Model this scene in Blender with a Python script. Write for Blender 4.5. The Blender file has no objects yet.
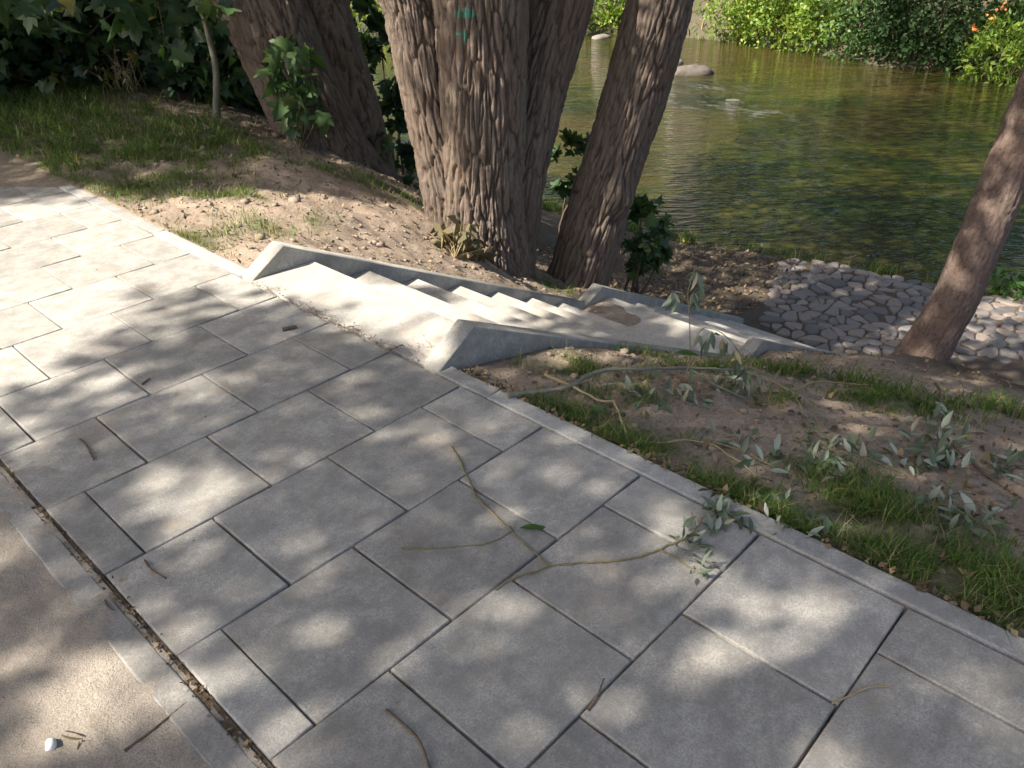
import bpy, math, random
import numpy as np
from mathutils import Vector, Matrix, noise
rng = np.random.default_rng(11); random.seed(5)
R = math.radians
scene = bpy.context.scene
COL = scene.collection

# ------------------------------------------------------------------ camera
CAM = np.array([-0.351, -3.029, 1.694])
FPX, YAW, PIT, ROL = 808.08, 0.7638, 0.5342, -0.0183
Fv = np.array([math.cos(PIT)*math.cos(YAW), math.cos(PIT)*math.sin(YAW), -math.sin(PIT)])
Rv = np.array([math.sin(YAW), -math.cos(YAW), 0.0]); Uv = np.cross(Rv, Fv)
c_, s_ = math.cos(ROL), math.sin(ROL)
Rv, Uv = c_*Rv+s_*Uv, -s_*Rv+c_*Uv
FH = np.array([math.cos(YAW), math.sin(YAW)])
cam_d = bpy.data.cameras.new('camera'); cam = bpy.data.objects.new('camera', cam_d); COL.objects.link(cam)
M = Matrix(((Rv[0], Uv[0], -Fv[0], CAM[0]), (Rv[1], Uv[1], -Fv[1], CAM[1]), (Rv[2], Uv[2], -Fv[2], CAM[2]), (0, 0, 0, 1)))
cam.matrix_world = M
cam_d.sensor_width = 36; cam_d.lens = FPX/1024*36; cam_d.clip_end = 500; cam_d.clip_start = 0.05
scene.camera = cam

def ray(px, py): return Fv + Rv*(px-512)/FPX + Uv*(384-py)/FPX
def onz(px, py, z): d = ray(px, py); return CAM + d*((z-CAM[2])/d[2])
def atD(px, py, D): d = ray(px, py); return CAM + d*(D/(d[:2]@FH))      # D = horizontal distance straight ahead
def pj(P):
    d = np.asarray(P)-CAM; z = d@Fv; z = np.where(z < .05, .05, z)
    return 512+FPX*(d@Rv)/z, 384-FPX*(d@Uv)/z, d@Fv

# ------------------------------------------------------------------ sun
AZ, EL = R(158), R(48)
SUN = np.array([math.cos(AZ)*math.cos(EL), math.sin(AZ)*math.cos(EL), math.sin(EL)])
SK = SUN[:2]/SUN[2]
def sunplane(q): q = np.asarray(q); return q[..., :2] - SK*q[..., 2:3]
ld = bpy.data.lights.new('sun', 'SUN'); lo = bpy.data.objects.new('sun', ld); COL.objects.link(lo)
ld.energy = 5.0; ld.angle = R(0.55); ld.color = (1, .93, .82)
lo.rotation_euler = Vector(SUN).to_track_quat('Z', 'Y').to_euler(); lo.location = (-10, 5, 20)
w = bpy.data.worlds.new('World'); scene.world = w; w.use_nodes = True
nt = w.node_tree; bg = nt.nodes['Background']
sky = nt.nodes.new('ShaderNodeTexSky'); sky.sky_type = 'NISHITA'; sky.sun_disc = False
sky.air_density = .8; sky.dust_density = 4; sky.ozone_density = .3; sky.sun_elevation = EL; sky.sun_rotation = math.atan2(SUN[0], SUN[1])
nt.links.new(sky.outputs[0], bg.inputs[0]); bg.inputs[1].default_value = 0.118
vs = scene.view_settings; vs.view_transform = 'Standard'; vs.look = 'None'; vs.exposure = 1.38; vs.gamma = 1
vs.use_curve_mapping = False

# ------------------------------------------------------------------ object helpers
def tag(o, label=None, cat=None, group=None, kind=None):
    if label: o['label'] = label
    if cat: o['category'] = cat
    if group: o['group'] = group
    if kind: o['kind'] = kind
    return o
def empty(name, loc): 
    o = bpy.data.objects.new(name, None); COL.objects.link(o); o.location = [float(v) for v in loc]; o.empty_display_size = .2
    return o
def mesh(name, V, F, mat, parent=None, rnd=None, smooth=False, attrs=None):
    """V (n,3) world coordinates; F: list of (m,k) arrays or one array"""
    V = np.asarray(V, float)
    if parent is not None: V = V - np.array(parent.location)
    me = bpy.data.meshes.new(name)
    if isinstance(F, np.ndarray): F = [F]
    F = [np.asarray(f) for f in F if len(f)]
    nl = sum(f.size for f in F); nf = sum(len(f) for f in F)
    me.vertices.add(len(V)); me.vertices.foreach_set('co', V.astype(np.float32).ravel())
    me.loops.add(nl); me.loops.foreach_set('vertex_index', np.concatenate([f.ravel() for f in F]).astype(np.int32))
    tot = np.concatenate([np.full(len(f), f.shape[1]) for f in F]); st = np.concatenate([[0], np.cumsum(tot)[:-1]])
    me.polygons.add(nf); me.polygons.foreach_set('loop_start', st.astype(np.int32)); 
    try: me.polygons.foreach_set('loop_total', tot.astype(np.int32))
    except Exception: pass
    if smooth: me.polygons.foreach_set('use_smooth', np.ones(nf, bool))
    if rnd is not None:
        a = me.attributes.new('rnd', 'FLOAT', 'FACE'); a.data.foreach_set('value', np.asarray(rnd, np.float32))
    for k, v in (attrs or {}).items():
        a = me.attributes.new(k, 'FLOAT', 'POINT'); a.data.foreach_set('value', np.asarray(v, np.float32))
    me.update(calc_edges=True); me.validate()
    if mat: me.materials.append(mat)
    o = bpy.data.objects.new(name, me); COL.objects.link(o)
    if parent is not None: o.parent = parent
    return o
class MB:
    def __init__(s): s.v = []; s.f = {}; s.r = {}; s.n = 0
    def add(s, V, F, rnd=None):
        V = np.asarray(V, float); F = np.asarray(F)
        s.v.append(V); k = F.shape[1]; s.f.setdefault(k, []).append(F+s.n); s.n += len(V)
        s.r.setdefault(k, []).append(np.full(len(F), .5) if rnd is None else np.broadcast_to(rnd, (len(F),)))
    def build(s, name, mat, parent=None, smooth=False):
        ks = list(s.f); return mesh(name, np.concatenate(s.v), [np.concatenate(s.f[k]) for k in ks], mat, parent, np.concatenate([np.concatenate(s.r[k]) for k in ks]), smooth)
def norm(a): return a/np.maximum(np.linalg.norm(a, axis=-1, keepdims=True), 1e-9)
def prism(mb, poly, z0, z1, bev=0.004, rnd=.5, taper=None):
    """bevelled block from a ccw polygon in xy"""
    P = np.asarray(poly, float); c = P.mean(0); n = len(P)
    e = norm(np.roll(P, -1, 0)-P); e0 = np.roll(e, 1, 0); nin = np.stack([-e[:, 1], e[:, 0]], 1); n0 = np.stack([-e0[:, 1], e0[:, 0]], 1)
    b = nin+n0; b = b/np.maximum((b*nin).sum(1, keepdims=True), .3)
    zt = z1 if np.ndim(z1) else np.full(n, z1)
    r0 = np.c_[P, np.full(n, z0)]; r1 = np.c_[P, zt-bev]; r2 = np.c_[P+b*bev*.35, zt-bev*.3]; r3 = np.c_[P+b*bev, zt]
    V = np.concatenate([r0, r1, r2, r3]); F = []
    for a in range(3):
        for i in range(n): j = (i+1) % n; F.append((a*n+i, a*n+j, (a+1)*n+j, (a+1)*n+i))
    base = s_n = mb.n
    mb.add(V, np.array(F), rnd)
    # top cap as ngon on its own copy of the last ring
    mb.add(r3, np.arange(n)[None], rnd)
def clip(poly, n, d):
    out = []
    for i in range(len(poly)):
        a, b = np.array(poly[i]), np.array(poly[(i+1) % len(poly)]); da, db = a@n-d, b@n-d
        if da <= 0: out.append(a)
        if da*db < 0: out.append(a+(b-a)*da/(da-db))
    return out
def tube(mb, pts, rads, nu=7, rnd=.5, cap=True):
    P = np.asarray(pts, float); n = len(P); T = norm(np.gradient(P, axis=0))
    ref = np.array([0, 0, 1.]) if abs(T[0, 2]) < .9 else np.array([1., 0, 0])
    A = norm(np.cross(T[0], ref)); fr = []
    for t in T: A = norm(A-t*(A@t)); fr.append((A, np.cross(t, A)))
    th = np.arange(nu)*2*math.pi/nu
    V = np.concatenate([P[i]+rads[i]*(np.outer(np.cos(th), fr[i][0])+np.outer(np.sin(th), fr[i][1])) for i in range(n)])
    i, j = np.meshgrid(np.arange(n-1), np.arange(nu), indexing='ij'); j2 = (j+1) % nu
    F = np.stack([i*nu+j, i*nu+j2, (i+1)*nu+j2, (i+1)*nu+j], -1).reshape(-1, 4)
    mb.add(V, F, rnd)
    if cap:
        for k in (0, n-1): mb.add(V[k*nu:(k+1)*nu], np.arange(nu)[None] if k else np.arange(nu)[::-1][None], rnd)
def spline(pts, n):
    P = np.asarray(pts, float); m = len(P)
    if m == 2: return P[0]+(P[1]-P[0])*np.linspace(0, 1, n)[:, None]
    E = np.concatenate([[2*P[0]-P[1]], P, [2*P[-1]-P[-2]]]); t = np.linspace(0, m-1-1e-6, n); i = t.astype(int); u = (t-i)[:, None]
    a, b, c, d = E[i], E[i+1], E[i+2], E[i+3]
    return .5*((2*b)+(c-a)*u+(2*a-5*b+4*c-d)*u*u+(-a+3*b-3*c+d)*u**3)

# ------------------------------------------------------------------ leaf helpers
half = [(0, 0), (.28, -.10), (.42, .02), (.30, .14), (.54, .30), (.62, .52), (.40, .50), (.26, .46), (.25, .66), (.13, .76), (0, 1.0)]
MV = [(x, y, abs(x)*.22-.25*(y-.4)**2) for x, y in half]+[(-x, y, abs(x)*.22-.25*(y-.4)**2) for x, y in half[1:-1]]
MAPLE = (np.array(MV), np.array([list(range(11)), [0, 10]+list(range(19, 10, -1))]))
LV = [(0, 0, 0), (.12, .25, .04), (.15, .5, .04), (.08, .8, -.01), (0, 1, -.10), (-.08, .8, -.01), (-.15, .5, .04), (-.12, .25, .04), (0, .5, 0)]
LANCE = (np.array(LV), np.array([[0, 1, 2, 8], [8, 2, 3, 4], [0, 8, 6, 7], [8, 4, 5, 6]]))
OVAL = (np.array([(0, 0, 0), (.3, .4, .07), (0, 1, -.06), (-.3, .4, .07)]), np.array([[0, 1, 2, 3]]))
def leaves(mb, P, size, tmpl, up=.5, axis=None, droop=0., rnd=None, r=rng):
    P = np.asarray(P, float); N = len(P)
    if N == 0: return
    size = np.broadcast_to(size, (N,))
    d = norm(r.normal(size=(N, 3)) + (0 if axis is None else axis) + np.array([0, 0, -droop]))
    n = norm(r.normal(size=(N, 3))*(1-up)+np.array([0, 0, up])); 
    x = norm(np.cross(d, n)); n = np.cross(x, d)
    TV, TF = tmpl; k = len(TV)
    V = P[:, None]+size[:, None, None]*(TV[None, :, 0:1]*x[:, None]+TV[None, :, 1:2]*d[:, None]+TV[None, :, 2:3]*n[:, None])
    F = (TF[None]+(np.arange(N)*k)[:, None, None]).reshape(-1, TF.shape[1])
    rr = r.random(N) if rnd is None else np.broadcast_to(rnd, (N,))
    mb.add(V.reshape(-1, 3), F, np.repeat(rr, len(TF)))

# ------------------------------------------------------------------ materials
def mat(name):
    m = bpy.data.materials.new(name); m.use_nodes = True; t = m.node_tree
    return m, t, t.nodes['Principled BSDF']
def nd(t, typ, **kw):
    n = t.nodes.new(typ)
    for k, v in kw.items():
        if k in n.inputs: n.inputs[k].default_value = v
        else: setattr(n, k, v)
    return n
def pos(t, scale=(1, 1, 1), rot=(0, 0, 0)):
    g = t.nodes.new('ShaderNodeNewGeometry'); mp = t.nodes.new('ShaderNodeMapping')
    mp.inputs['Scale'].default_value = scale; mp.inputs['Rotation'].default_value = rot
    t.links.new(g.outputs['Position'], mp.inputs['Vector']); return mp.outputs[0]
def flow(t, scale, rot):
    a = pos(t, (1, 1, 1), (0, 0, rot)); mp = t.nodes.new('ShaderNodeMapping'); mp.inputs['Scale'].default_value = scale
    t.links.new(a, mp.inputs['Vector']); return mp.outputs[0]
def noi(t, vec, scale, detail=5, rough=.6, dist=0):
    n = nd(t, 'ShaderNodeTexNoise', Scale=scale, Detail=detail, Roughness=rough, Distortion=dist); t.links.new(vec, n.inputs['Vector']); return n.outputs['Fac']
def ramp(t, fac, stops):
    r = t.nodes.new('ShaderNodeValToRGB'); e = r.color_ramp.elements
    while len(e) < len(stops): e.new(.5)
    for k, (p, c) in enumerate(stops):
        e[k].position = p; e[k].color = (*c, 1) if np.ndim(c) else (c, c, c, 1)
    t.links.new(fac, r.inputs[0]); return r.outputs[0]
def mix(t, fac, a, b, mode='MIX'):
    m = t.nodes.new('ShaderNodeMix'); m.data_type = 'RGBA'; m.blend_type = mode
    for s, v in ((m.inputs[0], fac), (m.inputs[6], a), (m.inputs[7], b)):
        if isinstance(v, (int, float)): s.default_value = v
        elif isinstance(v, tuple): s.default_value = (*v, 1)
        else: t.links.new(v, s)
    return m.outputs[2]
def mth(t, op, a, b=0.):
    m = t.nodes.new('ShaderNodeMath'); m.operation = op
    for s, v in ((m.inputs[0], a), (m.inputs[1], b)):
        if isinstance(v, (int, float)): s.default_value = v
        else: t.links.new(v, s)
    return m.outputs[0]
def attr(t, name):
    a = t.nodes.new('ShaderNodeAttribute'); a.attribute_name = name; return a.outputs['Fac']
def bump(t, bs, h, strength=.5, dist=.01):
    b = nd(t, 'ShaderNodeBump', Strength=strength, Distance=dist); t.links.new(h, b.inputs['Height']); t.links.new(b.outputs[0], bs.inputs['Normal'])

def concrete(name, base, warm, dark=.72, sandy=0.0):
    m, t, b = mat(name); p = pos(t)
    big = noi(t, p, 2.3, 6, .62, .3); mid = noi(t, p, 9, 8, .72); fine = noi(t, p, 160, 4, .7); speck = noi(t, p, 70, 6, .8)
    col = mix(t, ramp(t, big, [(.3, 0.), (.72, 1.)]), base, warm)
    col = mix(t, ramp(t, mid, [(.40, .9), (.60, 0.)]), col, tuple(v*dark for v in base)); col = mix(t, ramp(t, noi(t, p, 4.2, 7, .75, .5), [(.54, 0.), (.70, .6)]), col, (base[0]*.72, base[1]*.62, base[2]*.52))
    col = mix(t, ramp(t, fine, [(.36, .75), (.58, 0.)]), col, tuple(v*.55 for v in base)); col = mix(t, ramp(t, noi(t, p, 38, 6, .8), [(.36, .6), (.5, 0.)]), col, tuple(v*.6 for v in base))
    col = mix(t, ramp(t, speck, [(.62, 0.), (.72, .55)]), col, tuple(min(1, v*1.35) for v in warm))
    rn = attr(t, 'rnd'); col = mix(t, 1., col, ramp(t, rn, [(0, .78), (1, 1.12)]), 'MULTIPLY')
    if sandy:
        sm = noi(t, p, 3.1, 7, .7); col = mix(t, ramp(t, sm, [(.56, 0.), (.70, sandy)]), col, (.40, .31, .22))
    t.links.new(col, b.inputs['Base Color']); b.inputs['Roughness'].default_value = .88; b.inputs['Specular IOR Level'].default_value = .3
    h = mth(t, 'ADD', mth(t, 'MULTIPLY', fine, .6), mth(t, 'MULTIPLY', mid, .8)); bump(t, b, h, .55, .006)
    return m
M_SLAB = concrete('slab_concrete', (.405, .385, .350), (.49, .455, .40), .62, sandy=.4)
M_KERB = concrete('kerb_concrete', (.42, .41, .385), (.49, .47, .43), sandy=.3)
M_STAIR = concrete('stair_concrete', (.50, .47, .42), (.57, .53, .47), .76, sandy=.6)
M_CHEEK = concrete('cheek_concrete', (.40, .385, .345), (.48, .45, .395), .66)

def soil(name, a, b_, c, grain=90, bstr=.9):
    m, t, b = mat(name); p = pos(t)
    n1 = noi(t, p, 1.7, 8, .65); n2 = noi(t, p, 14, 8, .75); n3 = noi(t, p, grain, 5, .75)
    col = mix(t, ramp(t, n1, [(.35, 0.), (.65, 1.)]), a, b_)
    col = mix(t, ramp(t, n2, [(.35, .7), (.55, 0.)]), col, c)
    col = mix(t, ramp(t, n3, [(.36, .65), (.55, 0.)]), col, tuple(v*.45 for v in a))
    col = mix(t, ramp(t, n3, [(.62, 0.), (.75, .6)]), col, tuple(min(.8, v*1.5) for v in b_))
    t.links.new(col, b.inputs['Base Color']); b.inputs['Roughness'].default_value = .95; b.inputs['Specular IOR Level'].default_value = .15
    bump(t, b, mth(t, 'ADD', mth(t, 'MULTIPLY', n3, .5), n2), bstr, .02)
    return m, t, b, col
M_DIRT, t, b, col = soil('bank_dirt', (.345, .265, .20), (.44, .35, .27), (.22, .16, .118))
wet = attr(t, 'wet'); green = attr(t, 'green'); p = pos(t)
col = mix(t, mth(t, 'MULTIPLY', green, ramp(t, noi(t, p, 25, 6, .7), [(.3, .35), (.6, 1.)])), col, (.06, .075, .028))
col = mix(t, wet, col, (.042, .034, .026)); t.links.new(col, b.inputs['Base Color'])
M_SAND = soil('sandy_road', (.40, .345, .285), (.47, .41, .345), (.32, .27, .22), 200, .8)[0]
M_JOINT = soil('joint_soil', (.035, .028, .022), (.075, .06, .045), (.02, .016, .012), 120, .9)[0]
M_EDGE = soil('edge_soil', (.17, .125, .09), (.25, .195, .145), (.09, .065, .048), 120, 1.)[0]

def leafmat(name, stops, trans=.35, rough=.5, spec=.35):
    m, t, b = mat(name); col = ramp(t, attr(t, 'rnd'), stops)
    t.links.new(col, b.inputs['Base Color']); b.inputs['Roughness'].default_value = rough; b.inputs['Specular IOR Level'].default_value = spec
    if trans:
        tr = t.nodes.new('ShaderNodeBsdfTranslucent'); t.links.new(mix(t, 1., col, (1.25, 1.3, .6), 'MULTIPLY'), tr.inputs[0])
        mx = t.nodes.new('ShaderNodeMixShader'); mx.inputs[0].default_value = trans
        t.links.new(b.outputs[0], mx.inputs[1]); t.links.new(tr.outputs[0], mx.inputs[2]); t.links.new(mx.outputs[0], t.nodes['Material Output'].inputs[0])
    return m
M_CROWN = leafmat('crown_leaf', [(0, (.035, .065, .018)), (1, (.07, .11, .03))], .2)
M_MAPLE = leafmat('maple_leaf', [(0, (.028, .062, .025)), (.6, (.05, .10, .035)), (.97, (.085, .13, .038)), (1, (.26, .22, .04))], .3, .42, .5)
M_WILLOW = leafmat('wilted_leaf', [(0, (.06, .09, .045)), (.45, (.11, .145, .09)), (.75, (.24, .28, .215)), (.92, (.34, .37, .31)), (1, (.27, .21, .11))], .2, .45, .5)
M_FRESH = leafmat('green_leaf', [(0, (.05, .12, .025)), (1, (.10, .20, .045))], .3, .4, .5)
M_DRYLEAF = leafmat('dry_leaf', [(0, (.05, .055, .025)), (.45, (.12, .10, .05)), (.8, (.22, .16, .085)), (1, (.36, .27, .14))], .15, .7, .3)
M_GRASS = leafmat('grass_blade', [(0, (.045, .09, .015)), (.5, (.085, .155, .022)), (.84, (.14, .20, .04)), (.9, (.30, .25, .11)), (1, (.34, .27, .13))], .35, .5, .35)
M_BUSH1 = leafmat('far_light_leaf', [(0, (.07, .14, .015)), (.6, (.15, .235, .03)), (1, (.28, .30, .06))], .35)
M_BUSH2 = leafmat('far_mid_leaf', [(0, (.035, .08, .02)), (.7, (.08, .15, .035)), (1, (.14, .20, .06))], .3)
M_BUSH3 = leafmat('shade_tone_leaf', [(0, (.012, .03, .009)), (1, (.03, .06, .018))], .12, .6, .12)  # shade of the dark shrub masses is put into this leaf colour
M_PETAL = leafmat('flower_petal', [(0, (.50, .15, .06)), (1, (.55, .27, .06))], .2)
M_LITTER = leafmat('litter', [(0, (.07, .05, .032)), (.5, (.17, .12, .07)), (.85, (.30, .21, .12)), (1, (.12, .13, .05))], 0, .8, .2)

def bark(name, a, b_, dark, sc=(1, 1, .18), marks=None):
    m, t, b = mat(name); p = pos(t, sc); q = pos(t)
    n1 = noi(t, p, 30, 8, .7, .6); n2 = noi(t, q, 2.2, 4, .6); n3 = noi(t, q, 130, 5, .7)
    col = mix(t, ramp(t, n1, [(.35, 0.), (.65, 1.)]), a, b_)
    col = mix(t, ramp(t, attr(t, 'groove'), [(.0, .9), (.55, 0.)]), col, dark)
    col = mix(t, ramp(t, n2, [(.45, 0.), (.75, .45)]), col, (a[0]*1.1, a[1]*.95, a[2]*.8))
    col = mix(t, ramp(t, n3, [(.35, .5), (.55, 0.)]), col, tuple(v*.5 for v in a)); col = mix(t, ramp(t, noi(t, q, 3.7, 6, .7), [(.55, 0.), (.75, .4)]), col, (.12, .12, .07))
    for (c, rad, paint) in (marks or []):
        g = t.nodes.new('ShaderNodeNewGeometry'); vm = nd(t, 'ShaderNodeVectorMath', operation='SUBTRACT'); t.links.new(g.outputs['Position'], vm.inputs[0]); vm.inputs[1].default_value = c
        s2 = nd(t, 'ShaderNodeVectorMath', operation='DIVIDE'); t.links.new(vm.outputs[0], s2.inputs[0]); s2.inputs[1].default_value = rad
        ln = nd(t, 'ShaderNodeVectorMath', operation='LENGTH'); t.links.new(s2.outputs[0], ln.inputs[0])
        f = mth(t, 'ADD', ln.outputs['Value'], mth(t, 'MULTIPLY', mth(t, 'SUBTRACT', noi(t, q, 60, 3), .5), 1.1))
        col = mix(t, mth(t, 'MULTIPLY', ramp(t, f, [(.75, .75), (1., 0.)]), ramp(t, attr(t, 'groove'), [(.3, .15), (.8, 1.)])), col, paint)
    t.links.new(col, b.inputs['Base Color']); b.inputs['Roughness'].default_value = .93; b.inputs['Specular IOR Level'].default_value = .2
    bump(t, b, mth(t, 'ADD', n1, mth(t, 'MULTIPLY', n3, .45)), 1., .018)
    return m
def plain(name, a, b_, sc=40, rough=.85, bs=.4):
    m, t, b = mat(name); p = pos(t); n = noi(t, p, sc, 6, .7)
    t.links.new(ramp(t, n, [(.3, a), (.7, b_)]), b.inputs['Base Color']); b.inputs['Roughness'].default_value = rough; bump(t, b, n, bs, .004)
    return m
M_TWIG = plain('twig_bark', (.13, .10, .05), (.24, .20, .10), 60)
M_STICK = plain('dead_stick', (.07, .045, .03), (.16, .11, .075), 80)
M_STALK = plain('tan_stalk', (.26, .20, .10), (.38, .30, .16), 60)
M_GBRANCH = plain('grey_branch', (.13, .125, .09), (.22, .205, .15), 50)
M_ROCK = plain('river_rock', (.05, .042, .034), (.13, .11, .09), 3)
M_PALE = plain('pale_rock', (.11, .10, .085), (.20, .18, .155), 4)
M_WHITE = plain('white_pebble', (.62, .60, .57), (.75, .73, .70), 30)
M_LIMB = plain('limb_bark', (.10, .08, .06), (.19, .15, .12), 20)

# cobbles
m, t, b = mat('cobble_stone'); p = pos(t)
col = mix(t, noi(t, p, 30, 7, .7), (.125, .113, .104), (.235, .212, .19)); col = mix(t, 1., col, ramp(t, attr(t, 'rnd'), [(0, (.55, .55, .58)), (.5, (1, .98, .97)), (.8, (1.15, 1.02, .92)), (1, (1.35, 1.2, 1.1))]), 'MULTIPLY')
t.links.new(col, b.inputs['Base Color']); b.inputs['Roughness'].default_value = .7; bump(t, b, noi(t, p, 60, 6, .7), .5, .01); M_COB = m

# water
m, t, b = mat('river_water'); p = pos(t)
pw = pos(t, (1, .55, 1), (0, 0, R(-14)))
weed = noi(t, pw, .35, 6, .6, .8); silt = noi(t, p, .16, 3, .5)
ripple_glint = noi(t, flow(t, (.45, 1.9, 1), R(42)), 2.6, 8, .74, .7); col = mix(t, ramp(t, mth(t, 'ADD', mth(t, 'MULTIPLY', weed, .45), mth(t, 'MULTIPLY', ripple_glint, .55)), [(.43, 0.), (.56, 1.)]), (.050, .046, .009), (.009, .017, .003))  # bright and dark ripple reflections put into the water colour, mixed with weed
col = mix(t, ramp(t, silt, [(.45, 0.), (.65, .8)]), col, (.044, .032, .011))
def blob(c, rad):
    g = t.nodes.new('ShaderNodeNewGeometry'); vm = nd(t, 'ShaderNodeVectorMath', operation='SUBTRACT'); t.links.new(g.outputs['Position'], vm.inputs[0]); vm.inputs[1].default_value = c
    s2 = nd(t, 'ShaderNodeVectorMath', operation='DIVIDE'); t.links.new(vm.outputs[0], s2.inputs[0]); s2.inputs[1].default_value = rad
    ln = nd(t, 'ShaderNodeVectorMath', operation='LENGTH'); t.links.new(s2.outputs[0], ln.inputs[0]); return ramp(t, ln.outputs['Value'], [(.2, 1.), (1., 0.)])
rap = mth(t, 'MAXIMUM', blob((19.5, 8.3, -2.5), (1.3, 1.5, 9)), mth(t, 'MAXIMUM', blob((17.6, 8.0, -2.5), (1.4, 2.2, 9)), blob((17.3, 5.9, -2.5), (1.2, 1.4, 9))))
foam = mth(t, 'MULTIPLY', rap, ramp(t, noi(t, pos(t, (2.2, 1, 1)), 2.2, 8, .75), [(.52, 0.), (.66, .4)]))
col = mix(t, foam, col, (.5, .5, .5)); t.links.new(col, b.inputs['Base Color'])
b.inputs['Roughness'].default_value = .03; b.inputs['IOR'].default_value = 1.33
r1 = noi(t, flow(t, (.5, 1.7, 1), R(42)), 2.3, 2.5, .6, .9); r2 = noi(t, flow(t, (.5, 1.6, 1), R(52)), 7.5, 1.5, .6, .6); r3 = noi(t, p, 5, 5, .7)
h = mth(t, 'ADD', mth(t, 'MULTIPLY', r1, 1.), mth(t, 'ADD', mth(t, 'MULTIPLY', r2, .34), mth(t, 'MULTIPLY', mth(t, 'MULTIPLY', r3, rap), 2.2)))
bump(t, b, h, 1., .13); M_WATER = m

# ------------------------------------------------------------------ terrain
def prof(y): pass
ST = [
 (-60, [(1.66,-.02),(3,-.3),(6,-1.2),(9,-2.2),(11,-2.9)]),
 (-6, [(1.66,-.02),(3,-.30),(5,-.95),(6.5,-1.6),(8,-2.3),(9,-2.45),(10.6,-2.5),(11.4,-2.8)]),
 (-1.5, [(1.66,-.02),(2.3,-.12),(3,-.33),(4.5,-.88),(5.95,-1.43),(7.3,-2.2),(7.9,-2.37),(10.3,-2.47),(11.2,-2.8)]),
 (-.765, [(1.66,-.02),(1.93,-.078),(2.29,-.16),(2.55,-.26),(2.89,-.41),(3.53,-.71),(4.55,-1.17),(4.75,-1.16),(7.25,-2.36),(7.6,-2.4),(10.1,-2.48),(11,-2.8)]),
 (-.70, [(1.6,-.3),(2,-.45),(4.2,-1.5),(4.7,-1.6),(6.6,-2.45),(7.3,-2.42),(7.6,-2.4),(10.1,-2.48),(11,-2.8)]),
 (.78, [(1.6,-.3),(2,-.45),(4.2,-1.5),(4.7,-1.6),(6.6,-2.45),(7.3,-2.42),(7.6,-2.4),(9.8,-2.47),(10.7,-2.8)]),
 (.845, [(1.66,-.02),(1.85,.03),(2.2,-.09),(3.2,-.56),(4.4,-1.12),(4.75,-1.14),(7.3,-2.36),(7.6,-2.4),(9.7,-2.47),(10.6,-2.8)]),
 (1.7, [(1.66,-.01),(2.6,-.06),(3.2,-.25),(3.8,-.52),(4.4,-.9),(5,-1.3),(6.8,-2.15),(7.6,-2.36),(9.6,-2.47),(10.5,-2.85)]),
 (2.6, [(1.66,0),(3,-.05),(3.6,-.2),(4.2,-.48),(5,-1.1),(6.8,-2.1),(9.3,-2.47),(10.3,-2.85)]),
 (4, [(1.66,0),(3.3,-.03),(3.9,-.12),(4.6,-.5),(6,-1.3),(8,-2.2),(9.5,-2.6),(10.5,-2.9)]),
 (7, [(1.4,0),(3.6,-.03),(4.6,-.2),(5.4,-.6),(7,-1.5),(9,-2.5),(10.5,-2.9)]),
 (90, [(1.4,0),(4,-.03),(5.3,-.2),(6,-.6),(8,-1.6),(10,-2.5),(11.5,-2.9)])]
FARX = [(-60, 27), (0, 27.2), (3.2, 26.4), (5.8, 25.3), (8.3, 26.2), (12.7, 27.1), (16.9, 25.8), (25, 26), (90, 30)]
def tz0(x, y):
    x = np.asarray(x, float); y = np.asarray(y, float)
    ys = [s[0] for s in ST]; Z = np.stack([np.interp(x, [p[0] for p in s[1]], [p[1] for p in s[1]]) for s in ST])
    k = np.clip(np.searchsorted(ys, y)-1, 0, len(ys)-2); f = (y-np.array(ys)[k])/(np.array(ys)[k+1]-np.array(ys)[k]); f = np.clip(f, 0, 1)
    z = np.take_along_axis(Z, k[None], 0)[0]*(1-f)+np.take_along_axis(Z, k[None]+1, 0)[0]*f
    fx = np.interp(y, [p[0] for p in FARX], [p[1] for p in FARX])
    zf = np.interp(x-fx, [-2, 0, .8, 2.5, 7, 60], [-3.2, -2.55, -1.9, -1.1, 0.2, 3.5])
    z = np.where(x > 14, np.where(x > fx-2, zf, -3.2), np.where(x > 11.5, -3.0, z))
    return z
def vnoise(X, Y, sc, oct=3, seed=0):
    out = np.empty(X.shape); xf = X.ravel(); yf = Y.ravel(); o = out.ravel()
    for i in range(len(xf)): o[i] = noise.fractal(Vector((xf[i]*sc+seed, yf[i]*sc, seed*.7)), .6, 2., oct)
    return out.reshape(X.shape)
def arr(*segs):
    a = []
    for lo_, hi, st in segs: a += list(np.arange(lo_, hi-1e-6, st))
    return np.array(a+[segs[-1][1]])
gx = arr((-40, -4, 4), (-4, 0, .5), (0, 1.5, .25), (1.5, 4.6, .04), (4.6, 7.6, .08), (7.6, 11.5, .15), (11.5, 24, 2), (24, 34, .4), (34, 110, 8))
gy = arr((-70, -6, 4), (-6, -3.2, .2), (-3.2, -.8, .04), (-.80, -.66, .035), (-.66, .76, .12), (.78, .88, .033), (.88, 5, .045), (5, 8, .12), (8, 24, .5), (24, 120, 8))
GX, GY = np.meshgrid(gx, gy, indexing='ij'); GZ = tz0(GX, GY)
near = (GX > 1.66) & (GX < 11) & (GY > -6) & (GY < 9)
D = np.zeros(GX.shape)
D[near] = .035*vnoise(GX[near], GY[near], 1.8, 3, 3)+.022*vnoise(GX[near], GY[near], 9, 4, 7)
fade = np.clip((GX-1.66)/.15, 0, 1)*np.clip(np.maximum(np.abs(GY-.04)-.83, 0)/.12, 0, 1)
fade = np.where(GX > 7.8, np.maximum(fade, np.clip((GX-7.8)/.3, 0, 1)), fade)
GZ = GZ + D*fade
far = GX > 24; GZ[far] += .25*vnoise(GX[far], GY[far], .6, 3, 5)
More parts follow.
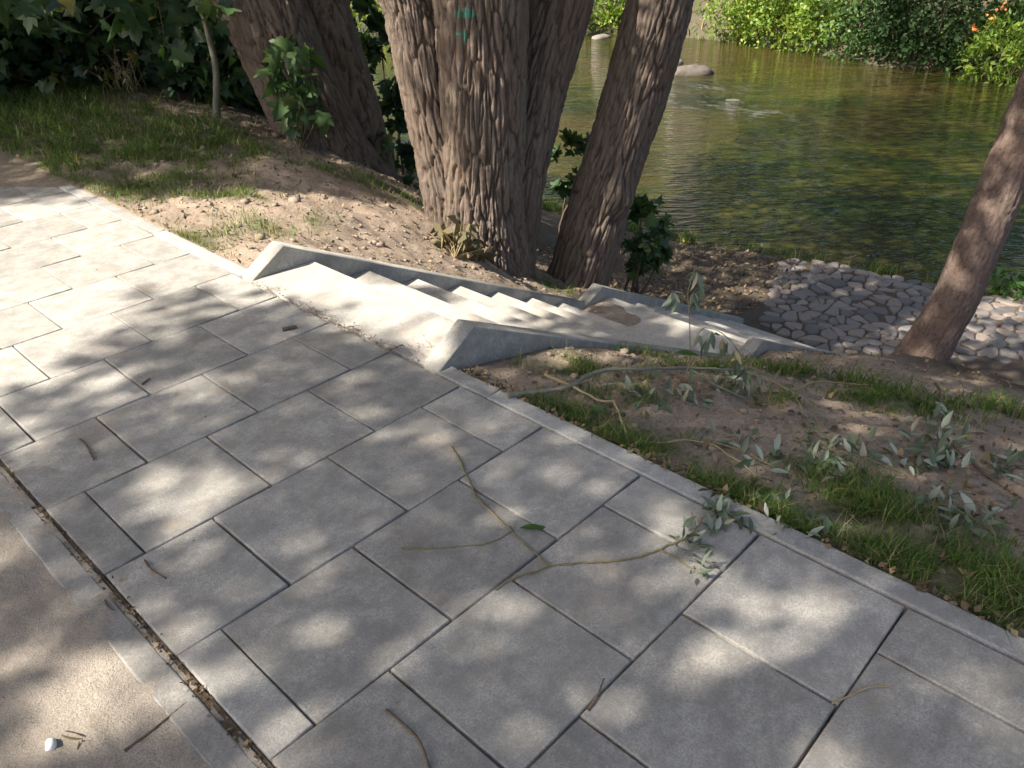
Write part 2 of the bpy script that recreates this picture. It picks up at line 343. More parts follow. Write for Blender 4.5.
GZ[(GX < 1.64)] = -.035
GZ[(GX < 1.64) & (GY > 3.26+(1.61-GX)*1.258)] = -.005
nx, ny = GX.shape; I, J = np.meshgrid(np.arange(nx-1), np.arange(ny-1), indexing='ij'); ID = lambda i, j: i*ny+j
GF = np.stack([ID(I, J), ID(I+1, J), ID(I+1, J+1), ID(I, J+1)], -1).reshape(-1, 4)
def tz(x, y):
    x = np.asarray(x, float); y = np.asarray(y, float)
    i = np.clip(np.searchsorted(gx, x)-1, 0, nx-2); j = np.clip(np.searchsorted(gy, y)-1, 0, ny-2)
    u = np.clip((x-gx[i])/(gx[i+1]-gx[i]), 0, 1); v = np.clip((y-gy[j])/(gy[j+1]-gy[j]), 0, 1)
    z = GZ[i, j]*(1-u)*(1-v)+GZ[i+1, j]*u*(1-v)+GZ[i, j+1]*(1-u)*v+GZ[i+1, j+1]*u*v
    onpath = (x > .09) & (x < 1.66) & (y < 3.26+(1.61-x)*1.258)
    return np.where(onpath, 0.0, np.where((x <= .09) & (y < 5), -.008, z))
def gnd(px, py):
    d = ray(px, py); ts = np.geomspace(.8, 60, 1500); P = CAM+d*ts[:, None]; below = P[:, 2] <= tz(P[:, 0], P[:, 1])
    i = int(np.argmax(below)); a, b = ts[max(i-1, 0)], ts[i]
    for _ in range(25):
        mm = (a+b)/2; q = CAM+d*mm
        if q[2] <= tz(q[0], q[1]): b = mm
        else: a = mm
    return CAM+d*b
# ellipses in the photograph, dropped on to the real ground as patches of turf  (x, y, rx, ry, weight)
def spots_to_ground(S, z=None):
    out = []
    for s in S:
        px, py, rx, ry, wt = s[:5]; zz = z
        c = gnd(px, py) if zz is None else onz(px, py, zz)
        a = onz(px+rx, py, c[2])-c; b = onz(px, py+ry, c[2])-c
        out.append((c, np.linalg.inv(np.stack([a[:2], b[:2]], 1)), wt))
    return out
def field(Q, S):
    f = np.zeros(len(Q))
    for c, Mi, wt in S:
        d = (Q-c[:2])@Mi.T; f = np.maximum(f, wt*np.exp(-np.maximum((d**2).sum(1)-.35, 0)*1.4))
    return f
TURF = [(575,372,45,14,.9),(560,415,40,18,.9),(620,395,40,12,.5),(640,440,50,18,.9),(700,490,60,22,1),(790,520,70,28,1),(860,510,60,30,1),(920,555,70,30,1),(1000,590,60,40,1),(830,480,40,15,.6),
        (800,375,60,12,.8),(870,385,60,12,.9),(905,405,60,16,1),(960,405,50,14,.9),(1010,410,40,14,.8),(700,365,50,8,.6),(640,355,30,8,.8),(760,400,40,10,.5),(885,400,30,12,1),
        (200,240,40,10,.55),(265,228,40,9,.45),(318,222,16,7,.5),(215,195,60,8,.6),(135,190,40,10,.8),(175,180,50,7,.7),(400,195,40,6,.8),(340,175,40,6,.7),(425,210,14,5,.7),(60,130,110,40,1),(170,140,70,30,.95),(245,150,30,12,.8),(555,288,22,6,.9),(240,215,30,6,.3),(80,175,60,10,.5),(20,100,100,25,1)]
TS = spots_to_ground(TURF)
flatQ = np.stack([GX.ravel(), GY.ravel()], 1)
green = field(flatQ, TS); green = np.where((flatQ[:, 1] > 7) & (flatQ[:, 0] < 5), 1, green); green = np.where((flatQ[:, 0] > 24), 1., green)
green = np.where((np.abs(flatQ[:, 0]-29) < 3) & (np.abs(flatQ[:, 1]-13.6) < 1.1), .8, green)
green = np.where((flatQ[:, 1] < -3.3) & (flatQ[:, 0] > 1.6) & (flatQ[:, 0] < 9), .8, green)
# dark moist humus low on the bank and in the river bed
wet = np.clip((flatQ[:, 0]-4.6)/1.2, 0, 1)*(flatQ[:, 0] < 24)
wet = np.maximum(wet, .75*np.clip((flatQ[:, 1]-3.0)/1.5, 0, 1)*np.clip((flatQ[:, 0]-2.6)/.8, 0, 1)*(flatQ[:, 0] < 24)); wet *= .8; wet = np.where(flatQ[:, 0] > 24, .6, wet)  # also darkens the upper left ground and the whole far bank
ground = mesh('ground', np.stack([GX.ravel(), GY.ravel(), GZ.ravel()], 1), GF, M_DIRT, smooth=True, attrs={'wet': wet, 'green': green}); tag(ground, kind='structure')

# water sheet
wx = arr((7.5, 24, 3), (24, 31, 1)); V = []
o = mesh('river', np.array([(8.5,-70,-2.5),(30,-70,-2.5),(30,120,-2.5),(8.5,120,-2.5)]), np.array([[0,1,2,3]]), M_WATER); tag(o, kind='structure')

# sandy road left of the path, edge strip
mb = MB(); 
gx2 = arr((-30,-2,4),(-2,-.3,.08),(-.3,.084,.012)); gy2 = arr((-30,-5,5),(-5,-3.4,.1),(-3.4,0,.02),(0,3,.1),(3,7,1)); A, B = np.meshgrid(gx2, gy2, indexing='ij')
Zs = np.full(A.shape, -.0062); nr = (A > -2.2) & (A < .1) & (B > -5) & (B < 3); Zs[nr] += np.clip(.009*vnoise(A[nr], B[nr], 5.5, 6, 2), -.012, .006)
n2 = len(gy2); I2, J2 = np.meshgrid(np.arange(len(gx2)-1), np.arange(n2-1), indexing='ij')
F2 = np.stack([I2*n2+J2, (I2+1)*n2+J2, (I2+1)*n2+J2+1, I2*n2+J2+1], -1).reshape(-1, 4)
o = mesh('road', np.stack([A.ravel(), B.ravel(), Zs.ravel()], 1), F2, M_SAND, smooth=True); tag(o, kind='structure')
m_strip = concrete('road_edge_concrete', (.37, .35, .32), (.41, .38, .34), .75, sandy=.95)
mb = MB(); y = -8.0
while y < 5: prism(mb, [(-.008, y), (.072, y), (.072, y+.996), (-.008, y+.996)], -.06, -.003, .006, random.random()); y += 1.0
o = mb.build('road_edge_strip', m_strip); tag(o, kind='structure')
o = mesh('path_bedding', np.array([(.098,-9,-.0035),(1.572,-9,-.0035),(1.572,3.24,-.0035),(.098,5.1,-.0035)]), np.array([[0,1,2,3,4]]), M_JOINT); tag(o, kind='structure')

o = mesh('path_edge_soil', np.array([(.02,-9,-.010),(.0955,-9,-.010),(.0955,5.1,-.010),(.02,5.2,-.010)]), np.array([[0,1,2,3]]), M_EDGE); tag(o, kind='structure')
# paving slabs
S = .45; mb = MB(); x0p, x1p = .2109*S, 3.4912*S-.004; g = .0038
ncut = np.array([1.258, 1.0]); ncut = ncut/np.linalg.norm(ncut); dcut = ncut@np.array([1.61, 3.26])
for k in range(-13, 14):
    yb, yt = -(k+1)*S+g, -k*S-g
    js = ([.5, 1.5, 2.5] if (k % 2 == 1) else [1, 2, 3]); xs = [x0p]+[j*S for j in js]+[x1p]
    for a, b_ in zip(xs[:-1], xs[1:]):
        j = rng.normal(0, .0009, 8)
        poly = [(a+g+j[0], yb+j[1]), (b_-g+j[2], yb+j[3]), (b_-g+j[4], yt+j[5]), (a+g+j[6], yt+j[7])]
        poly = clip(poly, ncut, dcut)
        if len(poly) < 3: continue
        zt = -rng.random()*.0015+rng.normal(0, .0008, len(poly)); prism(mb, poly, -.05, zt, .0042, rng.random())
o = mb.build('path', M_SLAB); tag(o, kind='structure')
# edging kerb, 1 m stones
mb = MB(); K0, K1 = 1.5735, 1.655
def kerbrun(y0, y1):
    y = y0
    while y < y1-.02:
        e = min(y+.996, y1); prism(mb, [(K0, y), (K1, y), (K1, e), (K0, e)], -.2, .003+rng.normal(0, .001), .006, rng.random()); y += 1.0
ks = onz(718, 490, 0)[1]-6
kerbrun(ks, -1.3); kerbrun(ks+np.ceil((-1.3-ks)), -.752) if False else None
# last short stone up to the stairs
mb = MB(); yy = onz(718, 490, 0)[1]
while yy > -8: yy -= 1
while yy < -.752:
    e = min(yy+.996, -.752); prism(mb, [(K0, yy), (K1, yy), (K1, e), (K0, e)], -.2, .003+rng.normal(0, .001), .006, rng.random()); yy += 1.0
kerbrun(.84, 3.3)
o = mb.build('path_kerb', M_KERB); tag(o, kind='structure')

# ------------------------------------------------------------------ stairs
YL0, YL1, YR0, YR1 = .722, .832, -.748, -.642
st = empty('concrete_stairs', (1.6, .04, 0)); tag(st, 'pale concrete stairs running down from the paved path towards the river in two flights', 'stairs')
TD, RH = .365, .17
def stepblock(name, x0, x1, z, th=.2):
    mb = MB(); nseg = 10; ys = np.linspace(YR1+.002, YL0-.002, nseg+1)
    prism(mb, [(x0, ys[0]), (x1, ys[0]), (x1, ys[-1]), (x0, ys[-1])], z-th, z, .006, random.uniform(.3, .8)); mb.build(name, M_STAIR, st)
# top tread made of two slabs of concrete as in the photograph
stepblock('step', 1.585, 1.965, .0)
for k in range(1, 7): stepblock('step', 1.965+TD*(k-1)+.001, 1.965+TD*k, -RH*k)
ZL = -RH*7
stepblock('landing', 1.965+TD*6+.001, 4.80, ZL)
for k in range(1, 7): stepblock('step', 4.80+TD*(k-1)+.001, 4.80+TD*k, ZL-RH*k)
def cheek(y0, y1, prof):
    P = np.array(prof, float); n = len(P); mb = MB(); e = .006
    def ring(y, ins):
        c = P.copy(); 
        if ins: 
            d = norm(np.roll(P, -1, 0)-P); d0 = np.roll(d, 1, 0); nn = np.stack([-d[:, 1], d[:, 0]], 1)+np.stack([-d0[:, 1], d0[:, 0]], 1)
            c = P+norm(nn)*ins
        return np.c_[c[:, 0], np.full(n, y), c[:, 1]]
    rings = [ring(y0, e), ring(y0+e, 0), ring(y1-e, 0), ring(y1, e)]
    V = np.concatenate(rings); F = [(a*n+i, a*n+(i+1) % n, (a+1)*n+(i+1) % n, (a+1)*n+i) for a in range(3) for i in range(n)]
    mb.add(V, np.array(F)); mb.add(rings[0], np.arange(n)[::-1][None]); mb.add(rings[3], np.arange(n)[None])
    o = mb.build('cheek_kerb', M_CHEEK, st)
    return o
p1 = [(1.585, -.35), (4.6, -1.8), (4.6, -1.20), (1.80, .138), (1.585, .004)]
p2 = [(4.445, -1.6), (7.35, -2.9), (7.35, -2.335), (4.69, -1.06), (4.445, -1.165)]
p1l = [(1.585, -.35), (4.44, -1.7), (4.44, -1.12), (1.80, .138), (1.585, .004)]
cheek(YL0, YL1, p1l); cheek(YR0, YR1, [(1.585, -.35), (4.44, -1.7), (4.44, -1.12), (1.80, .138), (1.585, .004)]); cheek(YL0, YL1, p2); cheek(YR0, YR1, p2)
# windblown sand along the top joint and a little heap of soil on the landing
def heap(name, c, rx, ry, h, m, seed, jag=.35):
    n, k = 40, 16; V = [(c[0], c[1], c[2]+h)]; F = []
    for i in range(1, k+1):
        for j in range(n):
            a = j/n*2*math.pi; r_ = i/k; wob = 1+jag*noise.noise(Vector((math.cos(a)*1.5, math.sin(a)*1.5, seed)))
            x, y = c[0]+rx*r_*wob*math.cos(a), c[1]+ry*r_*wob*math.sin(a); hh = h*(1-r_**1.6)*(1+.5*noise.noise(Vector((x*9, y*9, seed)))) + .012*noise.noise(Vector((x*40, y*40, seed)))*(1-r_)
            V.append((x, y, c[2]+max(hh, -.003) if i < k else c[2]-.004))
    F3 = [(0, 1+j, 1+(j+1) % n) for j in range(n)]
    F4 = [(1+(i-1)*n+j, 1+i*n+j, 1+i*n+(j+1) % n, 1+(i-1)*n+(j+1) % n) for i in range(1, k) for j in range(n)]
    return mesh(name, np.array(V), [np.array(F3), np.array(F4)], m, smooth=True, attrs={'wet': np.zeros(len(V)), 'green': np.zeros(len(V))})
M_HEAP = soil('loose_soil', (.35, .275, .21), (.44, .355, .28), (.24, .18, .135))[0]
o = heap('soil_heap', (4.40, .56, ZL), .34, .24, .04, M_HEAP, 3, .6); tag(o, 'small heap of crumbly brown soil in the far corner of the stair landing', 'soil heap')
mb = MB()
for k in range(1500):
    yy = rng.uniform(-.62, .70); dens = .35+.65*(yy < .2)
    if rng.random() > dens: continue
    x = 1.585+rng.normal(0, .022)-.01+(.03 if yy < -.35 and rng.random() < .5 else 0)+(.15*rng.random() if yy < -.45 and rng.random() < .5 else 0); s = rng.uniform(.002, .007)
    leaves(mb, [(x, yy, .002)], s*2, OVAL, .5)
o = mb.build('joint_grit', M_HEAP); tag(o, 'loose grit', None, None, 'stuff')

# ------------------------------------------------------------------ cobbled apron
mb = MB()
def inpoly(x, y, P):
    r_ = False; n = len(P); j = n-1
    for i in range(n):
        if (P[i][1] > y) != (P[j][1] > y) and x < (P[j][0]-P[i][0])*(y-P[i][1])/(P[j][1]-P[i][1])+P[i][0]: r_ = not r_
        j = i
    return r_
AP = [tuple(onz(*a, -2.42)[:2]) for a in [(780,250),(762,318),(770,338),(872,368),(900,372)]]+[(8.15,-1.35),(8.7,-2.4),(9.2,-4),(10.9,-4)]+[tuple(onz(*a, -2.42)[:2]) for a in [(1024,297),(900,273)]]
sp = .158; pts = []
for i in range(-5, 60):
    for j in range(-40, 40):
        x, y = 6.5+i*sp*1.02+(.5*sp if j % 2 else 0), j*sp*.95
        pts.append((x+rng.normal(0, .052), y+rng.normal(0, .046)))
pts = np.array(pts); pts = pts[rng.random(len(pts)) > .14]
for i, p in enumerate(pts):
    if not inpoly(p[0], p[1], AP): continue
    dd = ((pts-p)**2).sum(1); nb = np.argsort(dd)[1:14]; poly = [(p[0]-.2, p[1]-.2), (p[0]+.2, p[1]-.2), (p[0]+.2, p[1]+.2), (p[0]-.2, p[1]+.2)]
    for q in pts[nb]:
        n = q-p; L = np.linalg.norm(n); n = n/L; poly = clip(poly, n, n@((p+q)/2)-.006)
        if len(poly) < 3: break
    if len(poly) < 3: continue
    P = np.array(poly); c = P.mean(0); z = float(tz(c[0], c[1])); h = rng.uniform(.008, .027); tl = rng.normal(0, .07, 2); rings = []
    # round the corners: subdivide by chaikin
    for _ in range(2): P = np.stack([P*.77+np.roll(P, -1, 0)*.23, P*.23+np.roll(P, -1, 0)*.77], 1).reshape(-1, 2)
    n = len(P)
    for sc_, hz in ((1, -1.2), (.985, .1), (.92, .8), (.70, .98)):
        q = c+(P-c)*sc_; rings.append(np.c_[q, np.full(n, z+h*hz)+((q-c)@tl if hz > 0 else 0)])
    V = np.concatenate(rings+[[(c[0], c[1], z+h)]]); rn = rng.random()
    mb.add(V, np.array([(a*n+k, a*n+(k+1) % n, (a+1)*n+(k+1) % n, (a+1)*n+k) for a in range(3) for k in range(n)]), rn)
    mb.add(np.concatenate([rings[3], V[-1:]]), np.array([(k, (k+1) % n, n) for k in range(n)]), rn)
o = mb.build('cobblestone_apron', M_COB, smooth=True); tag(o, kind='structure')

# ------------------------------------------------------------------ light and shade of the canopy (coordinates along the sun's rays on the plane z=0)
def sp3(P, r, wt): q = sunplane(P); return (np.array([q[0], q[1], 0]), np.eye(2)/r, wt)
def toSP(px, py, z): return sunplane(onz(px, py, z))
def sp_spot(px, py, rx, ry, wt, z=0.):
    c = onz(px, py, z); a = onz(px+rx, py, z)-c; b = onz(px, py+ry, z)-c; s = sunplane(c)
    return (np.array([s[0], s[1], 0]), np.linalg.inv(np.stack([a[:2], b[:2]], 1)), wt)
LITPOLY = [toSP(*a) for a in [(-260,187,0),(0,196,0),(100,187,0),(170,192,0),(230,186,0),(330,176,0)]]+[np.array(v) for v in [(3.6,2.5),(4.1,2.36),(5.7,1.75),(5.7,1.05),(4.2,1.66),(3.75,1.3)]]+[toSP(*a) for a in [(560,300,-.8),(530,322,-.45),(470,350,0),(448,372,0),(400,357,0),(330,326,0),(270,300,0),(210,320,0),(150,338,0),(60,375,0),(0,405,0),(-300,520,0)]]
LIT = [sp_spot(*a) for a in [(172,408,62,15,.9),(230,388,40,10,.6),(190,492,55,18,.95),(270,348,40,9,.7),(351,398,40,14,.35),(62,434,60,14,.6),(110,385,60,14,.7),(60,480,40,12,.3),(20,425,50,18,.8),
  (70,705,110,44,1),(30,640,60,20,.8),(24,570,35,14,.6),(60,600,40,12,.6),(110,660,40,14,.7),(170,735,80,28,1),(240,580,40,12,.45),(208,622,30,10,.3),(278,715,38,22,.7),(20,520,30,14,.6),(160,690,20,12,.6),(200,760,60,20,.8),
  (807,612,36,32,.95),(765,598,32,24,.6),(792,692,44,46,.5),(920,655,40,24,.7),(660,608,28,16,.35),(860,757,60,20,.4),(463,485,14,10,.7),(478,478,14,12,.6),(377,625,30,18,.4),(525,588,30,14,.35),(645,620,36,20,.4),(686,704,46,20,.35),(705,590,30,16,.4),
  (555,540,24,10,.25),(520,740,60,20,.25),(330,690,40,20,.25),(960,740,50,20,.3),(415,437,30,8,.25),(330,560,40,14,.2),
  (575,365,55,8,.85,-.2),(500,380,24,8,.6,-.05),(640,368,40,7,.7,-.35),(700,370,28,8,.6,-.4),(770,405,28,10,.6,-.4),(820,425,20,7,.5,-.3),(985,430,50,12,.7,-.45),(950,398,30,8,.5,-.7),(880,405,40,8,.5,-.6),(1000,480,30,12,.3,-.3),(930,500,20,8,.3,-.2),(720,390,30,6,.4,-.4),
  (690,325,40,13,.8,-1.19),(560,318,30,8,.8,-.9),(600,333,30,6,.7,-1.0),(530,305,30,8,.6,-.7),(755,340,30,8,.5,-1.2),(730,332,18,5,.7,-1.2),
  (735,288,38,9,.75,-2.3),(790,325,40,9,.85,-2.35),(845,327,22,9,.8,-2.38),(895,305,20,8,.9,-2.4),(910,293,16,6,.7,-2.4),(820,267,16,4,.6,-2.45),(1000,308,44,12,.9,-2.42),(970,330,30,10,.9,-2.4),(985,368,36,6,.5,-1.8),(870,322,20,6,.5,-2.4),
  (880,95,34,13,.9,-2.5),(850,145,22,6,.8,-2.5),(915,145,20,6,.8,-2.5),(800,183,18,6,.8,-2.5),(845,178,14,6,.7,-2.5),(890,165,30,5,.4,-2.5),(925,120,26,5,.5,-2.5),(960,170,30,8,.3,-2.5),(720,150,50,14,.5,-2.5),(760,215,60,12,.35,-2.5),(880,210,50,10,.4,-2.5),
  (120,140,40,5,.35),(60,165,40,5,.4),(30,172,30,5,.6),(150,165,30,4,.5),(240,160,30,4,.5),(250,142,14,4,.7)]]+[sp3(*a) for a in [(atD(292,90,7.4),.42,.9),(atD(240,40,7.7),.22,.7),(atD(268,100,7.6),.2,.6),(atD(600,210,6.4),.22,.6),(atD(640,60,6.6),.22,.5),(atD(620,120,6.5),.2,.5),(atD(572,260,6.4),.14,.5),(atD(960,250,5.5),.12,.6),(atD(1000,180,5.5),.15,.7),(atD(985,120,5.5),.12,.4)]]
DARK = [sp_spot(*a) for a in [(187,301,62,9,.8),(122,340,50,14,.6),(160,355,50,14,.75),(240,318,36,8,.6),(310,335,40,10,.7),(100,430,60,10,.6),(330,300,30,5,.4),(20,195,70,6,.8),(375,250,44,7,.9),(340,240,20,5,.5),(300,228,30,3,.2),(540,318,26,4,.6,-.5),(380,352,40,10,.6)]]+[sp3(atD(40,5,6.8),.6,1.),sp3(atD(100,5,7.2),.6,1.),sp3(atD(170,15,7.5),.6,1.)]
def shade(Q):
    """1 = leaves overhead, 0 = sun gets through"""
    Q = np.asarray(Q); lit = np.array([1.0 if inpoly(q[0], q[1], LITPOLY) else 0.0 for q in Q])
    lit = np.maximum(lit, field(Q, LIT)); lit = lit*(1-field(Q, DARK))
    return 1-lit
def limbs(name, base, tips, r0, root, m):
    mb = MB()
    for tp in tips:
        a = np.array(base); b = np.array(tp); md = (a+b)/2+np.array([rng.normal(0, .3), rng.normal(0, .3), .4]); P = spline([a, md, b], 9); tube(mb, P, np.linspace(r0, r0*.2, 9), 8)
    return mb.build(name, m, root)
CROWNS = {}
def canopy(xr, yr, hr, lai, trees, lsize=(.13, .2), keep=None, minx=None):
    """foliage of the trees named in `trees` [(root, centre)], thick enough to shade the ground below it"""
    area = (xr[1]-xr[0])*(yr[1]-yr[0])*math.sin(EL); ls = np.mean(lsize); n = int(area*lai/(.33*ls*ls))
    Q = np.stack([rng.uniform(*xr, n), rng.uniform(*yr, n)], 1); sh = shade(Q)
    if keep is not None: sh = sh*keep(Q)
    ok = rng.random(n) < sh**1.3; Q = Q[ok]; h = rng.uniform(*hr, len(Q))  # crowns shaped by the shade mask: leaves only where shadow is wanted
    P = np.c_[Q+SK*h[:, None], h]
    # pull the leaves together in sprays
    C = np.array([c for _, c in trees]); d = ((P[:, None]-C[None])**2).sum(2); own = d.argmin(1)
    for k, (root, c) in enumerate(trees): CROWNS.setdefault(root.name, (root, []))[1].append(P[own == k])

# ------------------------------------------------------------------ trunks
def trunk(name, path, m, root, furrow=.035, cell=.07, long=5.0, nu=150, zfine=1.9, seed=0, knots=(), flare=0.25):
    """path: list of (x,y,z,r); deep furrowed bark as real relief"""
    P = np.array(path, float); L = np.concatenate([[0], np.cumsum(np.linalg.norm(np.diff(P[:, :3], axis=0), axis=1))])
    # fine steps low down, coarse above
    ks = [0.]
    while ks[-1] < L[-1]:
        z = np.interp(ks[-1], L, P[:, 2]); ks.append(ks[-1]+(.016 if z < zfine else .16))
    ks = np.array(ks[:-1]+[L[-1]]); n = len(ks)
    ld2 = np.linspace(0, L[-1], 900); S4 = np.stack([np.interp(ld2, L, P[:, k]) for k in range(4)], 1); wn = max(3, int(.45/(ld2[1]-ld2[0]))|1); kr_ = np.hanning(wn+2)[1:-1]; kr_ /= kr_.sum()
    ext = np.concatenate([S4[:1]-(S4[1:2]-S4[:1])*np.arange(wn//2, 0, -1)[:, None], S4, S4[-1:]+(S4[-1:]-S4[-2:-1])*np.arange(1, wn//2+1)[:, None]])
    S4 = np.stack([np.convolve(ext[:, k], kr_, 'valid') for k in range(4)], 1); cc = np.stack([np.interp(ks, ld2, S4[:, k]) for k in range(4)], 1)
    T = norm(np.gradient(cc[:, :3], axis=0)); A = norm(np.cross(T[0], [0, 1, 0.])); V = np.empty((n, nu, 3)); G = np.empty((n, nu)); th = np.arange(nu)*2*math.pi/nu
    for i in range(n):
        A = norm(A-T[i]*(A@T[i])); B = np.cross(T[i], A); r = cc[i, 3]; l = ks[i]
        for j in range(nu):
            ca, sa = math.cos(th[j]), math.sin(th[j]); ux, uy = ca*r, sa*r
            wx = .38*noise.noise(Vector((ux*6, uy*6, l*2.6+seed)))+.16*noise.noise(Vector((ux*22, uy*22, l*13+seed)))
            v = Vector((ux/cell+wx+seed, uy/cell+wx*.7, l/(cell*long)+wx*.8))
            dist, _ = noise.voronoi(v); e = min(max((dist[1]-dist[0])*4.6-.10, 0.), 1.); e = e*(1.5-.5*e)
            v2 = Vector((ux/cell*2.3, uy/cell*2.3, l/(cell*long)*1.3+seed)); d2, _ = noise.voronoi(v2); e2 = min((d2[1]-d2[0])*2.8, 1)
            big = noise.noise(Vector((ux*2.2+seed, uy*2.2, l*.7)))
            hgt = furrow*(e*.72+e2*.28-.6)+r*.07*big+.007*noise.noise(Vector((ux*48, uy*48, l*5)))+.004*noise.noise(Vector((ux*18, uy*18, l*34)))
            G[i, j] = e*.8+e2*.2
            rr = r+hgt+r*flare*math.exp(-l/.22)*(.65+.7*noise.noise(Vector((ca*1.6+seed, sa*1.6, seed))))
            V[i, j] = cc[i, :3]+rr*(ca*A+sa*B)
    for kc, kr, kh in knots:
        kc = np.array(kc); d = np.linalg.norm(V-kc, axis=2)/kr; out = norm(V-cc[:, None, :3]); V += out*(kh*np.exp(-d**2*2.2))[..., None]
    i, j = np.meshgrid(np.arange(n-1), np.arange(nu), indexing='ij'); j2 = (j+1) % nu
    F = np.stack([i*nu+j, i*nu+j2, (i+1)*nu+j2, (i+1)*nu+j], -1).reshape(-1, 4)
    return mesh(name, V.reshape(-1, 3), F, m, root, smooth=True, attrs={'groove': G.ravel()})
def stem(pix, D, top, r_top, base_drop=.35):
    """pix: (px,py,width px) from the base up; D horizontal depth (scalar or list); then carried on to `top`"""
    out = []
    for k, (px, py, wd) in enumerate(pix):
        d = D[k] if np.ndim(D) else D; q = atD(px, py, d); z = (q-CAM)@Fv; out.append((*q, wd/2*z/FPX))
    b = out[0]; nx_ = out[1]; u = np.array(nx_[:3])-np.array(b[:3]); u = u/np.linalg.norm(u)
    out.insert(0, (*(np.array(b[:3])-u*base_drop), b[3]*1.1))
    out.append((*top, r_top)); return out
mark = lambda px, py, D: tuple(atD(px, py, D))
GREENP = (.05, .36, .26)
MARKS = [(mark(460, 14, 5.95), (.035, .2, .055), GREENP), (mark(453, 36, 5.95), (.035, .2, .05), GREENP), (mark(465, 35, 5.95), (.035, .2, .055), GREENP), (mark(453, 8, 5.95), (.02, .2, .03), (.06, .12, .07))]
MARKS = [(c, (.06, .06, r_[2]), p) for c, r_, p in MARKS]
MARKS = [(c, (r0, r0, r2), p) for (c, _, p), r0, r2 in zip(MARKS, (.03, .03, .035, .02), (.05, .045, .06, .04))]
B_WIL = bark('willow_bark', (.15, .112, .085), (.245, .195, .158), (.05, .034, .025))
B_RED = bark('knotted_willow_bark', (.135, .10, .077), (.22, .175, .14), (.05, .034, .025), marks=[(mark(624, 208, 6.2), (.12, .12, .06), (.25, .04, .035))])
B_SLIM = bark('slim_bark', (.17, .118, .094), (.235, .178, .148), (.10, .06, .047), (1, 1, .6))
Dt = 6.41
tri = empty('willow_tree', (4.05, 1.72, -.62)); tag(tri, 'big grey willow with three fused furrowed trunks and faded green paint beside the stairs', 'tree')
pL = stem([(463,240,60),(446,170,54),(427,90,52),(411,0,56)], [6.45,6.45,6.5,6.6], (1.6,3.6,7.), .14)
pM = stem([(484,262,92),(484,200,76),(484,100,84),(482,0,92)], [6.38,6.34,6.33,6.35], (4.0,2.6,8.), .16)
pR = stem([(512,270,42),(518,180,50),(536,90,56),(562,0,62)], [6.5,6.6,6.75,6.9], (7.2,1.9,8.), .15)
# the paint sits on the bark of the middle trunk
surf = lambda px, py: atD(px, py, 6.05)
B_MID = bark('painted_willow_bark', (.155, .116, .088), (.26, .208, .168), (.05, .034, .025), marks=[(tuple(surf(465, 13)), (.09, .09, .036), GREENP), (tuple(surf(453, 37)), (.024, .024, .032), GREENP), (tuple(surf(465, 36)), (.03, .03, .045), GREENP), (tuple(surf(459, 34)), (.05, .05, .01), GREENP)])
trunk('trunk', pL, B_WIL, tri, .036, .047, 7.5, 190, seed=3); trunk('trunk', pM, B_MID, tri, .042, .049, 7.5, 280, seed=11); trunk('trunk', pR, B_WIL, tri, .034, .045, 8, 170, seed=23)
rt = empty('willow_tree', (4.75, 1.2, -1.1)); tag(rt, 'single leaning willow trunk with a swollen knot, rooted at the lower flight of the stairs', 'tree')
Drt = 6.62
pT = stem([(580,272,58),(592,234,62),(602,195,58),(616,156,58),(634,100,64),(648,50,65),(661,0,67)], [6.62,6.62,6.64,6.68,6.78,6.86,6.95], (7.4,2.2,7.5), .15)
trunk('trunk', pT, B_RED, rt, .032, .043, 7.5, 210, seed=41, knots=[(tuple(atD(622, 200, 6.42)), .17, .09)])
lt = empty('willow_tree', (4.25, 3.95, -.35)); tag(lt, 'thick twin trunk willow leaning left above the shaded bank, left of the fused trunks', 'tree')
pA = stem([(330,160,84),(312,120,78),(290,70,78),(259,0,84)], [7.9,7.9,7.95,8.05], (2.6,7.2,7.5), .17)
pB = stem([(366,176,56),(346,100,60),(330,50,60),(312,0,62)], [8.25,8.3,8.4,8.5], (5.5,7.2,8.), .16)
trunk('trunk', pA, B_WIL, lt, .036, .047, 8, 190, seed=57); trunk('trunk', pB, B_WIL, lt, .04, .07, 5, 100, seed=63)
sl = empty('slim_tree', (5.95, -1.47, -1.45)); tag(sl, 'slim smooth reddish trunk leaning right at the edge of the cobbled apron', 'tree')
pS = stem([(917,366,50),(938,330,43),(956,300,42),(989,220,43),(1022,138,44),(1056,50,44)], [5.63,5.63,5.63,5.66,5.7,5.74], (9.8,-1.6,7.), .08)
trunk('trunk', pS, B_SLIM, sl, .007, .03, 3., 110, seed=71, knots=[(tuple(atD(985, 258, 5.55)), .06, .008)], flare=.3)
bgt = empty('alder_tree', (8.0, 12.4, -2.0)); tag(bgt, 'thin bare trunk far behind the twin trunk willow, by the water on the left', 'tree')
q = atD(346, 0, 14.2); trunk('trunk', [(8.0,12.3,-2.4,.12),(float(q[0]), float(q[1]), float(q[2]), .105),(9.3,14.2,6.,.06)], B_WIL, bgt, .015, .05, 4, 40, zfine=2, seed=81)
# saplings among the dark shrubs
sap = empty('sapling', (3.65, 4.9, -.05)); tag(sap, 'thin grey sapling stem standing in front of the dark shrubs', 'sapling')
mb = MB(); P = spline([atD(216, 113, 8.2), atD(216, 70, 8.2), atD(207, 30, 8.25), atD(192, -30, 8.3), atD(178, -110, 8.4)], 20); P[0, 2] -= .1; tube(mb, P, np.linspace(.036, .02, 20), 8); mb.build('stem', M_GBRANCH, sap)
mb = MB(); leaves(mb, P[-1]+rng.normal(0, .5, (160, 3)), .15, MAPLE, .7); mb.build('leaves', M_MAPLE, sap)

